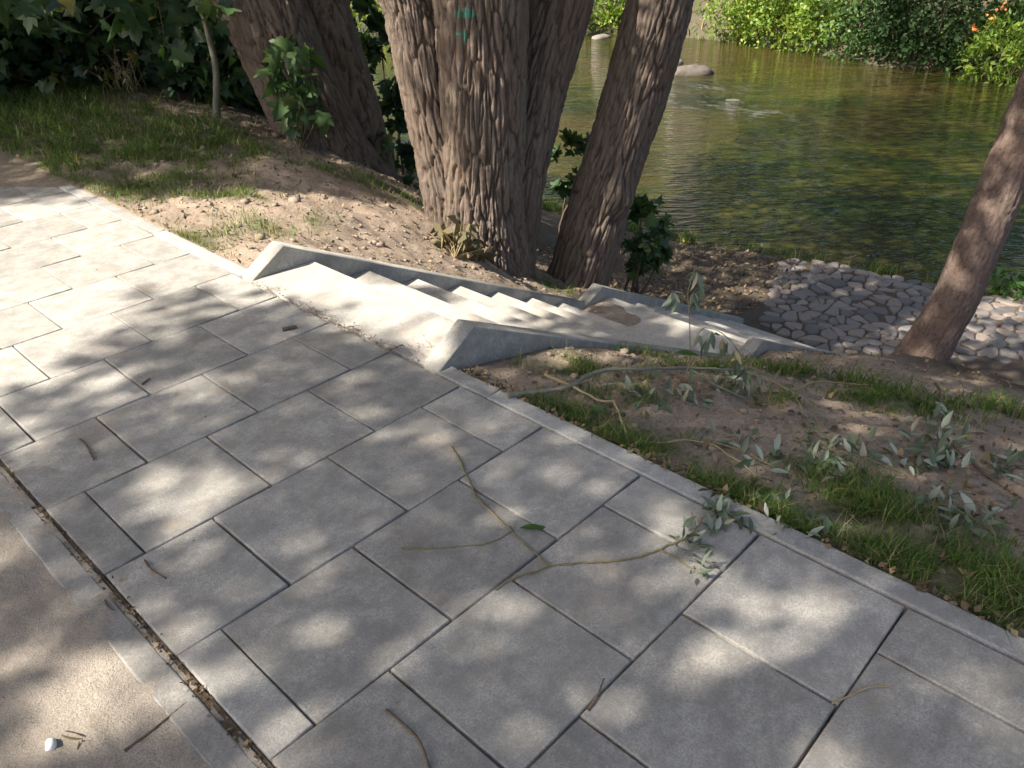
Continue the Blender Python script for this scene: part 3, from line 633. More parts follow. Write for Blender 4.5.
# off-frame trees on the other side of the path, whose shade lies on the slabs
def shadetree(x, y, lab, hz=8.):
    r_ = empty('maple_tree', (x, y, -.05)); tag(r_, lab, 'tree', 'shade trees on the near side of the path')
    trunk('trunk', [(x, y, -.3, .26), (x+.1, y, 2., .21), (x+.15, y+.1, 5., .16), (x+.1, y, hz+1.5, .07)], B_WIL, r_, .03, .07, 5, 30, zfine=-1, seed=x)
    limbs('limb', (x+.15, y+.1, 4.), [(x+2.5, y+.8, hz), (x-2, y+1.5, hz+.5), (x+1, y-2.5, hz), (x-1, y-1.5, hz+1), (x+1.2, y+2.2, hz+.6)], .1, r_, M_LIMB)
    return (r_, (x, y, hz))
T1 = shadetree(-6.4, .4, 'broad maple across the path whose crown shades the nearest slabs'); T2 = shadetree(-5.2, 7.6, 'maple beyond the bend of the path, left of the sunlit slabs'); T3 = shadetree(-3.0, 10.6, 'maple at the far bend of the path above the dark shrubs'); T4 = shadetree(-6.8, -5., 'maple behind the viewer, shading the sandy road')
canopy((-3.2, 3.6), (-7.5, 3.4), (6.2, 10.5), 6., [T1, T2, T4])
canopy((3.0, 5.6), (-5., .6), (6.2, 10.), 5., [T1, T2, T4])
canopy((-2.5, 3.3), (3.3, 13), (6, 10.), 6., [T2, T3])
canopy((3.3, 6.0), (.6, 4.4), (5., 9.), 4.5, [T2, (lt, (2.6, 7.2, 7.5))])
canopy((3.3, 8.5), (4.4, 14), (4.5, 9.5), 4.2, [T3, (lt, (2.6, 7.2, 7.5))])
# crowns of the riverside trees
def river_keep(Q):
    # left part of the river and the far bank stay in the sun
    lim = np.interp(Q[:, 0], [5, 8, 11, 15, 18, 21, 25], [2.8, 4.6, 5.9, 6.3, 6.2, 6.4, 6.8])
    return np.clip((lim-Q[:, 1])/.5+.5, 0, 1)*np.where(Q[:, 0] > 19.5, .75, 1)
canopy((5.6, 11.5), (-5, 6.6), (3.6, 8.5), 3.6, [(tri, (4.0, 2.6, 7)), (rt, (7.4, 2.2, 6.5)), (lt, (2.6, 7.2, 7.5)), (sl, (8.8, -1.6, 6.5))], keep=river_keep)
canopy((11.5, 26), (-5, 7.2), (7., 13.5), 3.0, [(tri, (4.0, 2.6, 9)), (rt, (8.4, 2.2, 9.)), (lt, (5.5, 7.2, 9)), (sl, (10.5, -1.6, 9))], (.16, .26), keep=river_keep)
for nm, (root, Ps) in CROWNS.items():
    mb = MB(); P = np.concatenate(Ps); leaves(mb, P, rng.uniform(.13, .21, len(P)), OVAL, .55); mb.build('crown', M_CROWN, root)
limbs('limb', (1.9, 3.3, 6.2), [(.2, 4.5, 8.5), (2.8, 5, 9)], .1, tri, M_LIMB); limbs('limb', (4, 2.5, 7), [(3, 4.2, 9.5), (6, 2.8, 10), (5, .5, 9)], .12, tri, M_LIMB)
limbs('limb', (7.2, 2.2, 7.), [(9.5, 3, 9), (8, .5, 9), (6.5, 3.2, 9)], .11, rt, M_LIMB); limbs('limb', (2.8, 6.9, 7), [(1.2, 8, 9), (3.8, 8.5, 9.5)], .12, lt, M_LIMB); limbs('limb', (9.4, -1.6, 6.5), [(11.5, -.6, 8.5), (10.5, -3, 8.5)], .06, sl, M_LIMB)

# ------------------------------------------------------------------ shrubs
def shrub(name, c, rad, n, tmpl, size, m, label, cat='shrub', group=None, stems=6, seed=0, up=.35, clump=.25, stemm=None, droop=.2):
    r_ = np.random.default_rng(seed+7); c = np.array(c, float); rad = np.array(rad, float)
    root = empty(name, (c[0], c[1], float(tz(c[0], c[1])) if c[0] < 9 or c[0] > 25 else c[2]-rad[2])); tag(root, label, cat, group)
    nc = max(8, n//28); d = norm(r_.normal(size=(nc, 3))); rr = r_.random(nc)**.4
    wob = np.array([1+.35*noise.noise(Vector(v*1.7)+Vector((seed, 0, 0))) for v in d]); cen = c+d*rad*(rr*wob)[:, None]
    P = cen[r_.integers(0, nc, n)]+r_.normal(0, clump, (n, 3))*np.array([1, 1, .8])*rad.mean()*.55
    P = P[P[:, 2] > tz(P[:, 0], P[:, 1])+.02]
    mb = MB(); ox = norm(P-c)*.6; leaves(mb, P, r_.uniform(size*.65, size*1.2, len(P)), tmpl, up, ox, droop, r=r_); mb.build('foliage', m, root)
    mb = MB()
    for k in range(stems):
        b = np.array([root.location[0]+r_.normal(0, .12*rad[0]), root.location[1]+r_.normal(0, .12*rad[1]), root.location[2]-.05]); e = cen[r_.integers(0, nc)]
        P = spline([b, (b+e)/2+r_.normal(0, .08, 3), e], 7); tube(mb, P, np.linspace(.018, .006, 7)*max(1, rad.mean()), 5)
    mb.build('stem', stemm or M_STICK, root); return root
G_D = 'dark shrubs on the near bank'
shrub('maple_shrub', (1.9, 8.2, 1.0), (1.6, 1.3, 1.35), 2300, MAPLE, .17, M_MAPLE, 'dark maple shrub in the far left corner beyond the grass', 'shrub', G_D, seed=1)
shrub('maple_shrub', (3.4, 7.6, .9), (1.3, 1.2, 1.3), 2300, MAPLE, .17, M_MAPLE, 'dark maple shrub behind the grassy mound and dry stalks', 'shrub', G_D, seed=2)
shrub('maple_shrub', (4.7, 6.6, .5), (1.0, 1.1, 1.3), 2000, MAPLE, .16, M_MAPLE, 'dark maple shrub right behind the thin grey sapling', 'shrub', G_D, seed=3)
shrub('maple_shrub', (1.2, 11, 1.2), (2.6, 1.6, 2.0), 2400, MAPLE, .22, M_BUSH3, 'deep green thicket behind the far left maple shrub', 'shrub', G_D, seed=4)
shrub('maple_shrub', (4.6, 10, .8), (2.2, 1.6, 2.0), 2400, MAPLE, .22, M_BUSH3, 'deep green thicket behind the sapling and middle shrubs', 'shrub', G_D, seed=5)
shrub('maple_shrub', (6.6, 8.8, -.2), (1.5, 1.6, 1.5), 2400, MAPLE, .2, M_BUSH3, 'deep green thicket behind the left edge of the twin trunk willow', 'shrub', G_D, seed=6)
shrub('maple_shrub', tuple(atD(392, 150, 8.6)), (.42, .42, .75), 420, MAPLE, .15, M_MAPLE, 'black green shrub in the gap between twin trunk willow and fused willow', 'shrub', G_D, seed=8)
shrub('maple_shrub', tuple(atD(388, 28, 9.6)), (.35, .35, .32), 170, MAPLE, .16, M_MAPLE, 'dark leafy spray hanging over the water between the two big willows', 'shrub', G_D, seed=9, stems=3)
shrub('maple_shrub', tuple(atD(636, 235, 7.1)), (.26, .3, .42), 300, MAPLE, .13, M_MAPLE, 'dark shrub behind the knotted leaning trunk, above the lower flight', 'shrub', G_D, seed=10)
shrub('maple_shrub', tuple(atD(568, 165, 7.4)), (.16, .16, .34), 60, MAPLE, .12, M_MAPLE, 'small dark sprig between the fused willow and the knotted trunk', 'shrub', G_D, seed=12, stems=3)
shrub('nettle_clump', tuple(onz(1012, 287, -2.35)), (.22, .25, .16), 130, OVAL, .13, M_FRESH, 'bright green weed clump at the water edge right of the slim trunk', 'weed', seed=13, stems=4)
# foreground maple bough, top left corner, hanging from the shade tree crown
def bough(px, pts_leaf, D, label):
    root = empty('maple_bough', atD(px, -160, D)); tag(root, label, 'branch', 'maple boughs hanging at the upper left')
    mb = MB(); ml = MB()
    for (x, y, n, sx, sy) in pts_leaf:
        P = spline([root.location, atD(x*.6+px*.4, -60, D), atD(x, y, D)], 8); tube(mb, P, np.linspace(.012, .003, 8), 5)
        Q = np.array([atD(x+rng.normal(0, sx), y+rng.normal(0, sy)-8, D+rng.normal(0, .12)) for _ in range(n)]); leaves(ml, Q, rng.uniform(.14, .22, n), MAPLE, .35, np.array([.2, -.4, 0]), .9)
    mb.build('twig', M_STICK, root); ml.build('foliage', M_MAPLE, root)
bough(30, [(22, 8, 9, 22, 12), (48, 26, 6, 10, 12), (6, 0, 6, 14, 14)], 6.8, 'maple bough hanging into the upper left corner with large pale leaves')
bough(115, [(100, 0, 12, 18, 14), (125, 20, 8, 14, 14), (150, 2, 9, 18, 10), (165, 40, 6, 18, 16), (205, 12, 8, 16, 12)], 7.4, 'maple bough drooping over the grass, second from the left corner')
# sun-lit shoot on the left trunk
root = empty('maple_shoot', atD(300, 150, 7.45)); tag(root, 'sunlit cluster of pale green maple leaves sprouting in front of the twin trunk willow', 'shoot')
mb = MB(); ml = MB()
for (x, y) in [(285, 48), (300, 55), (272, 72), (290, 75), (308, 62), (285, 95), (300, 90), (275, 88), (290, 112), (282, 118), (300, 122), (296, 140), (312, 100), (305, 78), (318, 120), (278, 60)]:
    P = spline([root.location, atD(x*.5+150, (y+150)/2, 7.42), atD(x, y-6, 7.4)], 6); tube(mb, P, np.linspace(.006, .002, 6), 5)
    leaves(ml, [atD(x+rng.normal(0, 5), y-8+rng.normal(0, 4), 7.36+rng.normal(0, .1)) for _ in range(4)], rng.uniform(.12, .2, 4), MAPLE, .2, np.array([-.4, -.5, 0]), 1.0, rnd=rng.uniform(.4, .9, 4))
mb.build('twig', M_STALK, root); ml.build('foliage', M_MAPLE, root)

# ------------------------------------------------------------------ far bank
G_F = 'shrubs along the far river bank'
def fb(px, py, dx, rad, n, m, label, seed, size=.16, tm=OVAL): 
    q = onz(px, py, -2.45); x, y = q[0]+dx*.75-.35, q[1]; z = max(-2.35, float(tz(x, y))-.25)
    return shrub('bank_shrub', (x, y, z+rad[2]*.62), rad, n, tm, size, m, label, 'shrub', G_F, 5, seed, .4, .22)
fb(742,42,.9,(1.2,1.3,1.6),2600,M_BUSH1,'sunny yellow green shrub at the right edge of the bare earth patch',20)
fb(775,46,1.0,(1.2,1.3,1.8),2800,M_BUSH1,'sunny light shrub over the water, second right of the bare earth patch',21)
fb(812,52,1.0,(1.2,1.2,1.5),2600,M_BUSH1,'low pale shrub with a dense overhanging front, before the dark thicket',22)
fb(845,58,1.3,(1.3,1.3,2.2),2800,M_BUSH2,'mid green shrub where the sunny bank meets the dark thicket',23)
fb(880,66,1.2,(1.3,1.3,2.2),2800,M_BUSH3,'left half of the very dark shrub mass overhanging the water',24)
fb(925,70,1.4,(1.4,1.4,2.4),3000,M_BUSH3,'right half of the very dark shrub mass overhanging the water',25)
fl = fb(985,72,1.6,(1.5,1.5,2.3),3000,M_BUSH2,'leafy shrub with three orange blossoms near the slim trunk',26)
for (x, y) in [(1002, 8), (992, 17), (973, 29)]:
    mb = MB(); leaves(mb, atD(x, y, 22.7)+rng.normal(0, .045, (10, 3)), .11, OVAL, .3, np.array([-.5, -.5, .2])); mb.build('blossom', M_PETAL, fl)
fb(1000,80,.6,(.8,1.2,.9),1800,M_BUSH1,'bright weeping tussock at the water line under the blossoming shrub',27,.2,LANCE)
fb(1035,72,1.5,(1.4,1.6,2.4),2800,M_BUSH2,'mid green shrub cut by the right frame edge behind the slim trunk',28)
fb(612,34,1.0,(1.0,1.2,1.6),2400,M_BUSH1,'bright green shrub seen between the dark stem and knotted trunk',29)
fb(655,30,3.5,(1.2,1.2,1.5),1500,M_BUSH1,'light shrub partly hidden by the top of the knotted trunk',30)
fb(692,18,4.5,(1.2,1.2,.8),900,M_BUSH1,'low sparse shrub on the bare earth patch',33)
fb(370,30,1.,(1.8,2.0,2.2),3000,M_BUSH1,'brilliant green shrub across the water between the two big willows',31,.2)
fb(560,33,1.2,(1.5,1.6,1.8),1500,M_BUSH2,'mid green shrub across the water behind the dark stem',32)
for k, (x, y, h) in enumerate([(34, -8, 20), (33, 1, 21), (35, 8.5, 20), (36, 17, 22), (34, 25, 20), (34, 35, 21), (33, -18, 20), (40, -3, 27), (42, 12, 28), (42, 28, 27)]):  # out of view, added tall to keep the sky out of river reflections
    root = empty('unseen_bank_tree', (x, y, float(tz(x, y)))); lab = ['beyond the right frame edge', 'behind the orange blossoms', 'behind the dark shrub mass', 'behind the bare earth patch', 'behind the brilliant green shrub', 'far upstream', 'far downstream', 'topmost at the right', 'topmost in the middle', 'topmost upstream'][k]
    tag(root, 'unseen tall leafy tree added on the far bank slope, '+lab, 'tree', 'unseen tall trees added behind the far bank')
    mb = MB(); P = spline([(x, y, root.location[2]-.3), (x+.2, y, 3), (x, y+.3, h)], 10); tube(mb, P, np.linspace(.25, .08, 10), 10); mb.build('trunk', M_LIMB, root)
    mb = MB(); cen = np.array([x, y, h*.62])+norm(rng.normal(size=(60, 3)))*np.array([3., 4.8, h*.42])*rng.random((60, 1))**.4; P = cen[rng.integers(0, 60, 5200)]+rng.normal(0, .9, (5200, 3)); P = P[P[:, 2] > 1.2]
    leaves(mb, P, rng.uniform(.45, .75, len(P)), OVAL, .4); mb.build('crown', M_BUSH2 if k % 2 else M_CROWN, root)

# rock in the river
def stone(name, c, r, m, seed, sub=3, nz=.25):
    import bmesh
    bm = bmesh.new(); bmesh.ops.create_icosphere(bm, subdivisions=sub, radius=1)
    V = np.array([v.co[:] for v in bm.verts]); F = np.array([[v.index for v in f.verts] for f in bm.faces]); bm.free()
    d = np.array([1+nz*noise.fractal(Vector(v*1.4)+Vector((seed, 0, 0)), .7, 2, 3) for v in V]); V = V*d[:, None]
    V = np.sign(V)*np.abs(V)**.8*np.array(r); a = seed; V[:, :2] = V[:, :2]@np.array([[math.cos(a), math.sin(a)], [-math.sin(a), math.cos(a)]]); return mesh(name, V+np.array(c), F, m, smooth=True)
q = onz(693, 74, -2.5); o = stone('river_rock', (q[0], q[1], -2.46), (.58, .30, .19), M_ROCK, 5.5); tag(o, 'flat brown rock breaking the surface of the river', 'rock', 'rocks in the river')
q = onz(677, 64, -2.5); o = stone('river_rock', (q[0], q[1], -2.49), (.22, .16, .12), M_PALE, 6.1, 2); tag(o, 'small pale rock in the water at the edge of the knotted trunk', 'rock', 'rocks in the river')
q = onz(733, 100, -2.5); o = stone('river_rock', (q[0], q[1], -2.56), (.26, .16, .08), M_ROCK, 5.6, 2); tag(o, 'low wet rock in the rapid downstream of the flat brown rock', 'rock', 'rocks in the river')
q = onz(601, 38, -2.5); o = stone('river_rock', (q[0], q[1], -2.5), (.45, .25, .12), M_PALE, 3.1, 2); tag(o, 'pale boulder at the far water line between the dark stem and knotted trunk', 'rock', 'rocks in the river')

# ------------------------------------------------------------------ grass, litter
mb = MB()
def blades(Q, hmin, hmax, wd, lean, rn=None):
    N = len(Q); z = tz(Q[:, 0], Q[:, 1]); h = rng.uniform(hmin, hmax, N); a = rng.uniform(0, 2*math.pi, N); w_ = wd*rng.uniform(.7, 1.3, N); ln = rng.uniform(.1, lean, N)*h; b = a+rng.normal(math.pi/2, .5, N)
    side = np.stack([np.cos(a), np.sin(a), 0*a], 1)*w_[:, None]; ld_ = np.stack([np.cos(b), np.sin(b), 0*b], 1)*ln[:, None]; up = np.array([0, 0, 1.])
    p0 = np.c_[Q, z-.005]; m1 = p0+ld_*.3+up*h[:, None]*.55; tp = p0+ld_+up*h[:, None]*.92
    V = np.stack([p0-side, p0+side, m1+side*.75, m1-side*.75, tp], 1).reshape(-1, 3); k = np.arange(N)[:, None]*5; r_ = rng.random(N) if rn is None else rn
    mb.add(V, np.array([[0, 1, 2, 3]])+k, r_)
    V3 = V.reshape(N, 5, 3)[:, [3, 2, 4]].reshape(-1, 3); mb.add(V3, np.array([[0, 1, 2]])+np.arange(N)[:, None]*3, r_)
def turf(n, xr, yr, hmin, hmax, wd=.0016, lean=1.5):
    Q = np.stack([rng.uniform(*xr, n), rng.uniform(*yr, n)], 1); f = field(Q, TS)
    nz_ = np.array([noise.noise(Vector((q[0]*4.5, q[1]*4.5, 1.)))+.6*noise.noise(Vector((q[0]*14, q[1]*14, 4.))) for q in Q])
    f = f*np.clip(.6+1.9*nz_, 0, 1); ok = (rng.random(n) < f) & ~((np.abs(Q[:, 1]-.04) < .82) & (Q[:, 0] > 1.55) & (Q[:, 0] < 7.4)) & (Q[:, 0] > 1.665)
    blades(Q[ok], hmin, hmax, wd, lean)
turf(120000, (1.66, 3.6), (-3.6, -.78), .02, .075, .0016); turf(16000, (1.66, 2.6), (-3.6, -1.9), .04, .09, .0018, 2.); turf(30000, (3.4, 6.2), (-3.6, -.8), .04, .13, .003)
turf(60000, (1.66, 4.6), (.86, 4.), .03, .09, .0022); turf(60000, (-.5, 5.), (3.6, 9), .04, .16, .0035)
n = 3500; Q = np.stack([1.67+np.abs(rng.normal(0, .03, n)), rng.uniform(-3.6, 3.2, n)], 1); Q = Q[(np.abs(Q[:, 1]-.04) > .82)]; f = field(Q, TS); blades(Q[rng.random(len(Q)) < f+.1], .02, .07, .0016, 1.2)
n = 2600; Q = np.stack([rng.uniform(26.2, 33, n), rng.uniform(9, 19, n)], 1); blades(Q, .1, .45, .022, 1.2)
# water-edge grass
n = 5000; y_ = rng.uniform(-3, 6, n); x_ = np.interp(y_, [-3, -1.3, .3, 1.6, 2.6, 6], [10.7, 10.45, 10.15, 9.95, 9.5, 9.2])+rng.normal(0, .12, n); nz_ = np.array([noise.noise(Vector((a*1.3, b*2, 0))) for a, b in zip(x_, y_)]); Q = np.stack([x_, y_], 1)[nz_ > .0]; blades(Q, .06, .24, .005, .8)
o = mb.build('grass', M_GRASS); tag(o, None, None, None, 'stuff')
# dry stalks on the mound
root = empty('dry_stalks', gnd(128, 90)); tag(root, 'tuft of dry yellow stalks on the grassy mound by the shrubs', 'dry grass'); mb = MB()
for k in range(26):
    b = np.array(root.location)+np.append(rng.normal(0, .12, 2), -.02); e = b+np.array([rng.normal(0, .16), rng.normal(0, .16), rng.uniform(.25, .5)]); tube(mb, spline([b, (b+e)/2+rng.normal(0, .03, 3), e], 6), np.linspace(.006, .002, 6), 4)
    leaves(mb, [e, (b+e)/2], .09, LANCE, .3)
mb.build('stalk', M_STALK, root)
# leaf litter and crumbs on the bare earth
mb = MB(); n = 9000; Q = np.stack([rng.uniform(1.67, 6.5, n), rng.uniform(-3.4, 5, n)], 1); Q = Q[~((np.abs(Q[:, 1]-.04) < .82))]
z = tz(Q[:, 0], Q[:, 1]); leaves(mb, np.c_[Q, z+.006], rng.uniform(.008, .045, len(Q)), OVAL, .8)
n = 2600; Q = np.stack([rng.uniform(6.0, 9.6, n), rng.uniform(.85, 3.2, n)], 1); leaves(mb, np.c_[Q, tz(Q[:, 0], Q[:, 1])+.01], rng.uniform(.02, .08, n), OVAL, .8)
n = 900; Q = np.stack([rng.uniform(-.05, .1, n)-.0, rng.uniform(-3, 1.5, n)], 1); Q[:, 0] = .082+rng.normal(0, .008, n); leaves(mb, np.c_[Q, np.full(n, -.004)], rng.uniform(.004, .02, n), OVAL, .7)
n = 900; Q = np.stack([rng.uniform(1.64, 1.74, n), rng.uniform(-3.4, -.8, n)], 1); leaves(mb, np.c_[Q, tz(Q[:, 0], Q[:, 1])+.008], rng.uniform(.01, .04, n), OVAL, .7)
n = 260; Q = np.stack([rng.uniform(-1.5, 1.6, n), rng.uniform(-3.2, 3, n)], 1); leaves(mb, np.c_[Q, tz(Q[:, 0], Q[:, 1])+.003], rng.uniform(.003, .011, n), OVAL, .8)
o = mb.build('leaf_litter', M_LITTER); tag(o, None, None, None, 'stuff')
n = 5000; Q = np.stack([rng.uniform(-.10, .10, n), rng.uniform(-3.2, 1.5, n)], 1); leaves(mb, np.c_[Q, np.full(n, .0005)], rng.uniform(.002, .009, n)*(rng.random(n)**2+.4), OVAL, .6, rnd=rng.uniform(.3, .85, n))
n = 500; Q = np.stack([rng.uniform(1.7, 4.1, n), rng.uniform(-.6, .68, n)], 1); zs = np.where(Q[:, 0] < 1.965, 0, -RH*np.ceil((Q[:, 0]-1.965)/TD)); leaves(mb, np.c_[Q, zs+.003], rng.uniform(.004, .018, n), OVAL, .8)
Q = np.array([4.40, .5])+rng.normal(0, .2, (500, 2))*np.array([.7, 1.]); Q = Q[(Q[:, 1] < .7) & (Q[:, 0] > 4.16)]; leaves(mb, np.c_[Q, np.full(len(Q), ZL+.004)+.05*np.exp(-((Q-np.array([4.4, .56]))**2).sum(1)/.03)], rng.uniform(.01, .04, len(Q)), OVAL, .6)
n = 700; k_ = rng.integers(-3, 8, n); Q = np.stack([rng.uniform(.1, 1.57, n), -k_*S+rng.normal(0, .004, n)], 1); leaves(mb, np.c_[Q, np.full(n, .001)], rng.uniform(.003, .012, n), OVAL, .7)
# clods
mb = MB(); base = np.array([(x, y, z) for x in (-1, 1) for y in (-1, 1) for z in (-1, 1)], float); CF = np.array([(0,1,3,2),(4,6,7,5),(0,4,5,1),(2,3,7,6),(0,2,6,4),(1,5,7,3)])
n = 2600; Q = np.stack([rng.uniform(1.68, 4.4, n), rng.uniform(-3.4, 3.8, n)], 1); Q = Q[(np.abs(Q[:, 1]-.04) > .84)]; f = field(Q, TS); Q = Q[rng.random(len(Q)) > f]
Z = tz(Q[:, 0], Q[:, 1])
for q, z in zip(Q, Z):
    s = rng.gamma(2., .0035); V = base*s*rng.uniform(.5, 1.1, (8, 3))*np.array([1, 1, .7]); a = rng.uniform(0, 6.3); V[:, :2] = V[:, :2]@np.array([[math.cos(a), math.sin(a)], [-math.sin(a), math.cos(a)]]); mb.add(V+np.array([q[0], q[1], z+s*.3]), CF)
o = mb.build('soil_crumbs', M_HEAP, smooth=True); tag(o, None, None, None, 'stuff')

# ------------------------------------------------------------------ fallen branches, sticks
def lie(pts, lift=.008): 
    out = []
    for p in pts:
        q = gnd(p[0], p[1]); q[2] += lift+(p[2] if len(p) > 2 else 0); out.append(q)
    return out
def branch(name, runs, m, label, cat, group=None, leaf=None, lm=M_WILLOW):
    """runs: list of (pixel points, r0, r1)"""
    root = empty(name, gnd(*runs[0][0][0][:2])); tag(root, label, cat, group); mb = MB()
    for pts, r0, r1 in runs:
        n = 8*len(pts); P = spline(lie(pts, r0), n); P = P+np.array([[noise.noise(Vector(p*14))+.6*noise.noise(Vector(p*45)), noise.noise(Vector(p*14)+Vector((9, 0, 0)))+.6*noise.noise(Vector(p*45)+Vector((9, 0, 0))), 0] for p in P])*.008
        tube(mb, P, np.linspace(r0, r1, n)*(1+.15*rng.normal(size=n)), 8)
        for i in range(4, n-3, 7):
            if rng.random() < .55:
                e = P[i]+(P[i+1]-P[i-1])*.8+np.append(rng.normal(0, .02, 2), rng.uniform(0, .01)); tube(mb, spline([P[i], (P[i]+e)/2+rng.normal(0, .002, 3), e], 5), np.linspace(r1*.6, r1*.25, 5), 5)
    mb.build('stem', m, root)
    if leaf:
        ml = MB()
        for (x, y, k, sx, sy, sz, h) in leaf:
            k = int(k*2.5); Q = np.array([gnd(x+rng.normal(0, sx), y+rng.normal(0, sy)) for _ in range(k)]); Q[:, 2] += rng.uniform(.004, .010+h*.7, k); leaves(ml, Q, rng.uniform(sz*.5, sz*1.05, k), LANCE, .72, None, .15)
        ml.build('foliage', lm, root)
    return root
def stick(name, pts, r0, r1, m, label, cat='stick', group='sticks lying on the paving'):
    n = 8*len(pts); P = spline(lie(pts, r0*.8), n); mb = MB(); tube(mb, P, np.linspace(r0, r1, n)*(1+.12*rng.normal(size=n)), 7); o = mb.build(name, m); return tag(o, label, cat, group)
branch('fallen_branch', [([(508,398),(540,398,.02),(570,395,.03),(597,384,.05),(640,381,.05),(690,378,.04),(745,376,.02)], .012, .006), ([(690,378,.04),(720,392,.02),(760,405)], .005, .003)], M_GBRANCH, 'long bare grey branch lying across the grass beside the stairs', 'branch', None,
       [(640,392,14,22,8,.09,.03),(735,386,16,20,6,.09,.04),(690,400,10,14,5,.08,.02)])
branch('fallen_branch', [([(546,380,.02),(570,393,.03),(600,404,.01),(614,408,.02),(622,428,.02),(629,446)], .006, .004), ([(626,444),(660,446,.01),(700,446,.02),(735,462,.01),(762,482),(800,524)], .004, .0025)], M_STALK, 'thin tan branch bending round from the grey branch along the kerb grass', 'branch', None, [(610,412,4,6,5,.08,.02)], M_FRESH)
branch('fallen_branch', [([(740,374,.02),(765,382,.02),(790,394,.02),(815,388,.03),(860,390,.03),(905,392,.02),(935,398)], .004, .0025), ([(790,394,.02),(800,408,.01),(808,420)], .003, .002)], M_STALK, 'pale forked twig stretched over the far grass towards the slim trunk', 'branch')
branch('wilted_branch', [([(795,440),(830,455,.02),(870,465,.02),(905,475)], .004, .003), ([(800,412),(812,432,.01),(830,450)], .003, .002)], M_TWIG, 'wilted willow twig on the bare soil in the middle of the bank', 'branch', 'wilted leafy twigs on the bank', [(845,452,16,20,8,.085,.02),(828,470,16,16,7,.085,.03),(812,438,8,10,5,.08,.01)])
branch('wilted_branch', [([(930,405,.12),(936,420,.10),(935,450,.04),(945,470)], .008, .005), ([(945,445,.03),(975,470,.01),(1022,500)], .006, .004)], M_STICK, 'upright bunch of grey green wilted leaves round a broken reddish stub', 'branch', 'wilted leafy twigs on the bank', [(935,440,16,11,12,.10,.12),(940,462,26,16,9,.10,.07),(908,440,8,8,8,.09,.03)])
branch('wilted_branch', [([(990,455),(1010,468,.02),(1035,480)], .004, .003)], M_TWIG, 'small wilted sprig at the right edge of the bare soil', 'branch', 'wilted leafy twigs on the bank', [(1008,466,18,14,6,.09,.03)])
branch('wilted_branch', [([(940,505),(965,520,.02),(1000,540)], .004, .003)], M_TWIG, 'loose fan of pale silver leaves on the lit soil at the right', 'branch', 'wilted leafy twigs on the bank', [(972,525,20,16,8,.09,.03),(930,505,14,16,6,.08,.02)])
branch('wilted_branch', [([(690,440),(740,455,.02),(790,480)], .004, .002)], M_TWIG, 'scattered grey leaves on a thin stalk in the kerbside turf', 'branch', 'wilted leafy twigs on the bank', [(735,445,12,20,8,.08,.02),(760,460,14,16,8,.08,.02),(775,500,10,16,8,.08,.03),(805,530,10,14,8,.08,.03)])
branch('wilted_branch', [([(700,545),(690,520,.03)], .003, .002)], M_TWIG, 'drab leaves and orange scraps in the grass beside the kerb joint', 'branch', 'wilted leafy twigs on the bank', [(752,500,12,10,8,.06,.02),(740,490,10,14,7,.06,.01)], M_DRYLEAF)
branch('leafy_twig', [([(452,447),(466,474),(479,500),(510,530),(532,551),(549,568)], .0035, .0025), ([(400,549),(430,549),(460,547),(490,543),(513,530)], .002, .002)], M_TWIG, 'forked twig with one green leaf lying on the middle slabs', 'twig', 'leafy twigs on the slabs', None)
t_ = bpy.data.objects['leafy_twig']; ml = MB(); q = gnd(519, 530); q[2] += .008; e = gnd(548, 528); leaves(ml, [q], .10, LANCE, .95, norm(e-q)*30, 0, rnd=[.3]); ml.v[-1] = ml.v[-1]; ml.build('leaf', M_FRESH, t_)
branch('leafy_twig', [([(494,590),(520,577),(548,568),(580,563),(612,562),(640,556),(665,548),(690,536)], .0025, .0035), ([(660,550),(680,562),(708,578)], .0025, .002), ([(690,536),(705,522,.03),(722,512,.03)], .003, .002)], M_TWIG, 'longer twig with a bunch of wilting leaves reaching the kerb', 'twig', 'leafy twigs on the slabs', [(695,545,7,9,6,.075,.01),(722,517,11,12,5,.08,.03),(700,570,5,6,6,.07,.01),(680,535,3,6,4,.07,.02)])
stick('dead_stick', [(125,752),(150,733),(170,717),(187,703)], .004, .0025, M_STICK, 'straight dark stick on the sandy road at the lower left')
stick('dead_stick', [(386,711),(405,728,.006),(420,745,.01),(430,770)], .004, .0035, M_STICK, 'curved brown stick on the slab at the bottom edge')
stick('dead_stick', [(832,704),(848,697),(868,689,.004),(890,687)], .0025, .002, M_STALK, 'slightly bent orange twig across the joint at the lower right')
stick('dead_stick', [(145,561),(152,571,.004),(166,579)], .0035, .0025, M_STICK, 'short dark twig on the half slab by the sandy edge')
stick('dead_stick', [(80,440),(88,449,.003),(94,460)], .004, .003, M_STICK, 'short black twig on the leftmost slabs')
stick('dead_stick', [(104,597),(108,608,.006),(117,613)], .0025, .002, M_STICK, 'hooked thin twig in the dirt joint left of the slabs')
stick('dead_stick', [(408,329),(422,324,.004),(438,320)], .005, .003, M_STICK, 'dark twig lying on the bright top step', group='sticks on the steps')
stick('dead_stick', [(390,351),(402,346,.003),(411,341)], .004, .003, M_STICK, 'dark twig by the foot of the near stair kerb', group='sticks on the steps')
stick('dead_stick', [(283,331),(297,328)], .010, .008, M_STICK, 'stubby dark piece of wood on the slab next to the top step')
stick('dead_stick', [(588,711),(597,698,.004),(604,682,.012)], .004, .002, M_STICK, 'split twig stuck in a slab joint near the bottom centre')
stick('dead_stick', [(142,385),(150,379)], .004, .003, M_STICK, 'tiny dark twig on the slabs at the shade edge')
o = stone('white_pebble', gnd(52, 747)+np.array([0, 0, .009]), (.017, .012, .012), M_WHITE, 1.2, 2); tag(o, 'small white pebble on the sandy road in the lower left corner', 'pebble')
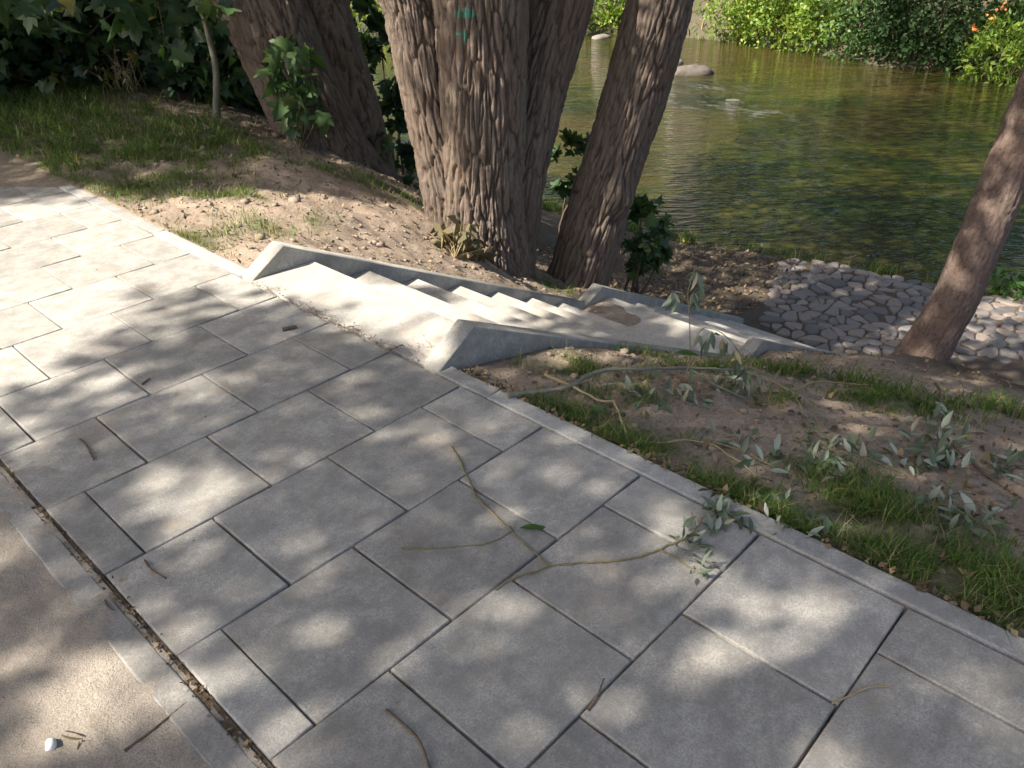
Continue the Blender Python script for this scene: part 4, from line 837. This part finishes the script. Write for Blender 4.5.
root = empty('dead_leaf', gnd(86, 745)); tag(root, 'curled dark dead leaf on the sandy road beside the white pebble', 'leaf'); mb = MB(); leaves(mb, gnd(80, 742)+np.array([[0, 0, .006], [.01, -.01, .012], [.012, 0, .004]]), .055, LANCE, .4); mb.build('blade', M_DRYLEAF, root)
# upright weed and arching shoot on the grass
weed = empty('willow_sprig', gnd(686, 385)); tag(weed, 'upright thin sprig with drooping wilted leaves before the stair landing', 'sprig')
Dw = float((np.array(weed.location)-CAM)[:2]@FH); mb = MB(); ml = MB(); W = lambda x, y: atD(x, y, Dw)
for pts, r0, r1 in [([W(686,386), W(690,350), W(689,310), W(688,292), W(694,272), W(697,266)], .003, .0015), ([W(688,300), W(680,297), W(672,290)], .002, .0015), ([W(687,372), W(694,345), W(702,329), W(716,330), W(730,340), W(741,356), W(746,376)], .0026, .0015)]: tube(mb, spline(pts, 20), np.linspace(r0, r1, 20), 6)
mb.build('stem', M_TWIG, weed)
for (x, y, k) in [(697,272,5),(699,285,5),(672,292,5),(676,298,4),(698,300,4),(694,292,3)]: leaves(ml, [W(x, y)]*k, rng.uniform(.05, .085, k), LANCE, .2, np.zeros(3), 2.2)
for (x, y) in [(700,335),(716,332),(712,331),(728,342),(735,350),(741,358),(745,368),(706,340),(722,338)]: leaves(ml, [W(x, y)]*2, rng.uniform(.06, .10, 2), LANCE, .2, np.zeros(3), 2.0)
ml.build('foliage', M_WILLOW, weed)
for x_, y_ in [(676,352),(703,352)]:
    ml = MB(); leaves(ml, [W(x_, y_)], .10, LANCE, .6, np.array([.4, .2, .3])); ml.build('leaf', M_FRESH, weed)
# dry plant at the foot of the fused trunks
root = empty('withered_plant', gnd(455, 258)); tag(root, 'withered brown leafy plant at the foot of the fused willow', 'plant'); mb = MB(); ml = MB()
for k in range(85):
    x, y = 458+rng.normal(0, 14), 246+rng.normal(0, 10); q = atD(x, y, 5.82+rng.normal(0, .06)); b = np.array(root.location); tube(mb, spline([b, (b+q)/2+rng.normal(0, .02, 3), q], 5), np.linspace(.004, .002, 5), 4)
    leaves(ml, [q, q], rng.uniform(.07, .13), OVAL, .3, None, .6)
mb.build('stem', M_STALK, root); ml.build('foliage', M_DRYLEAF, root)
scene.cycles.max_bounces = 6; scene.cycles.transmission_bounces = 3; scene.cycles.transparent_max_bounces = 4
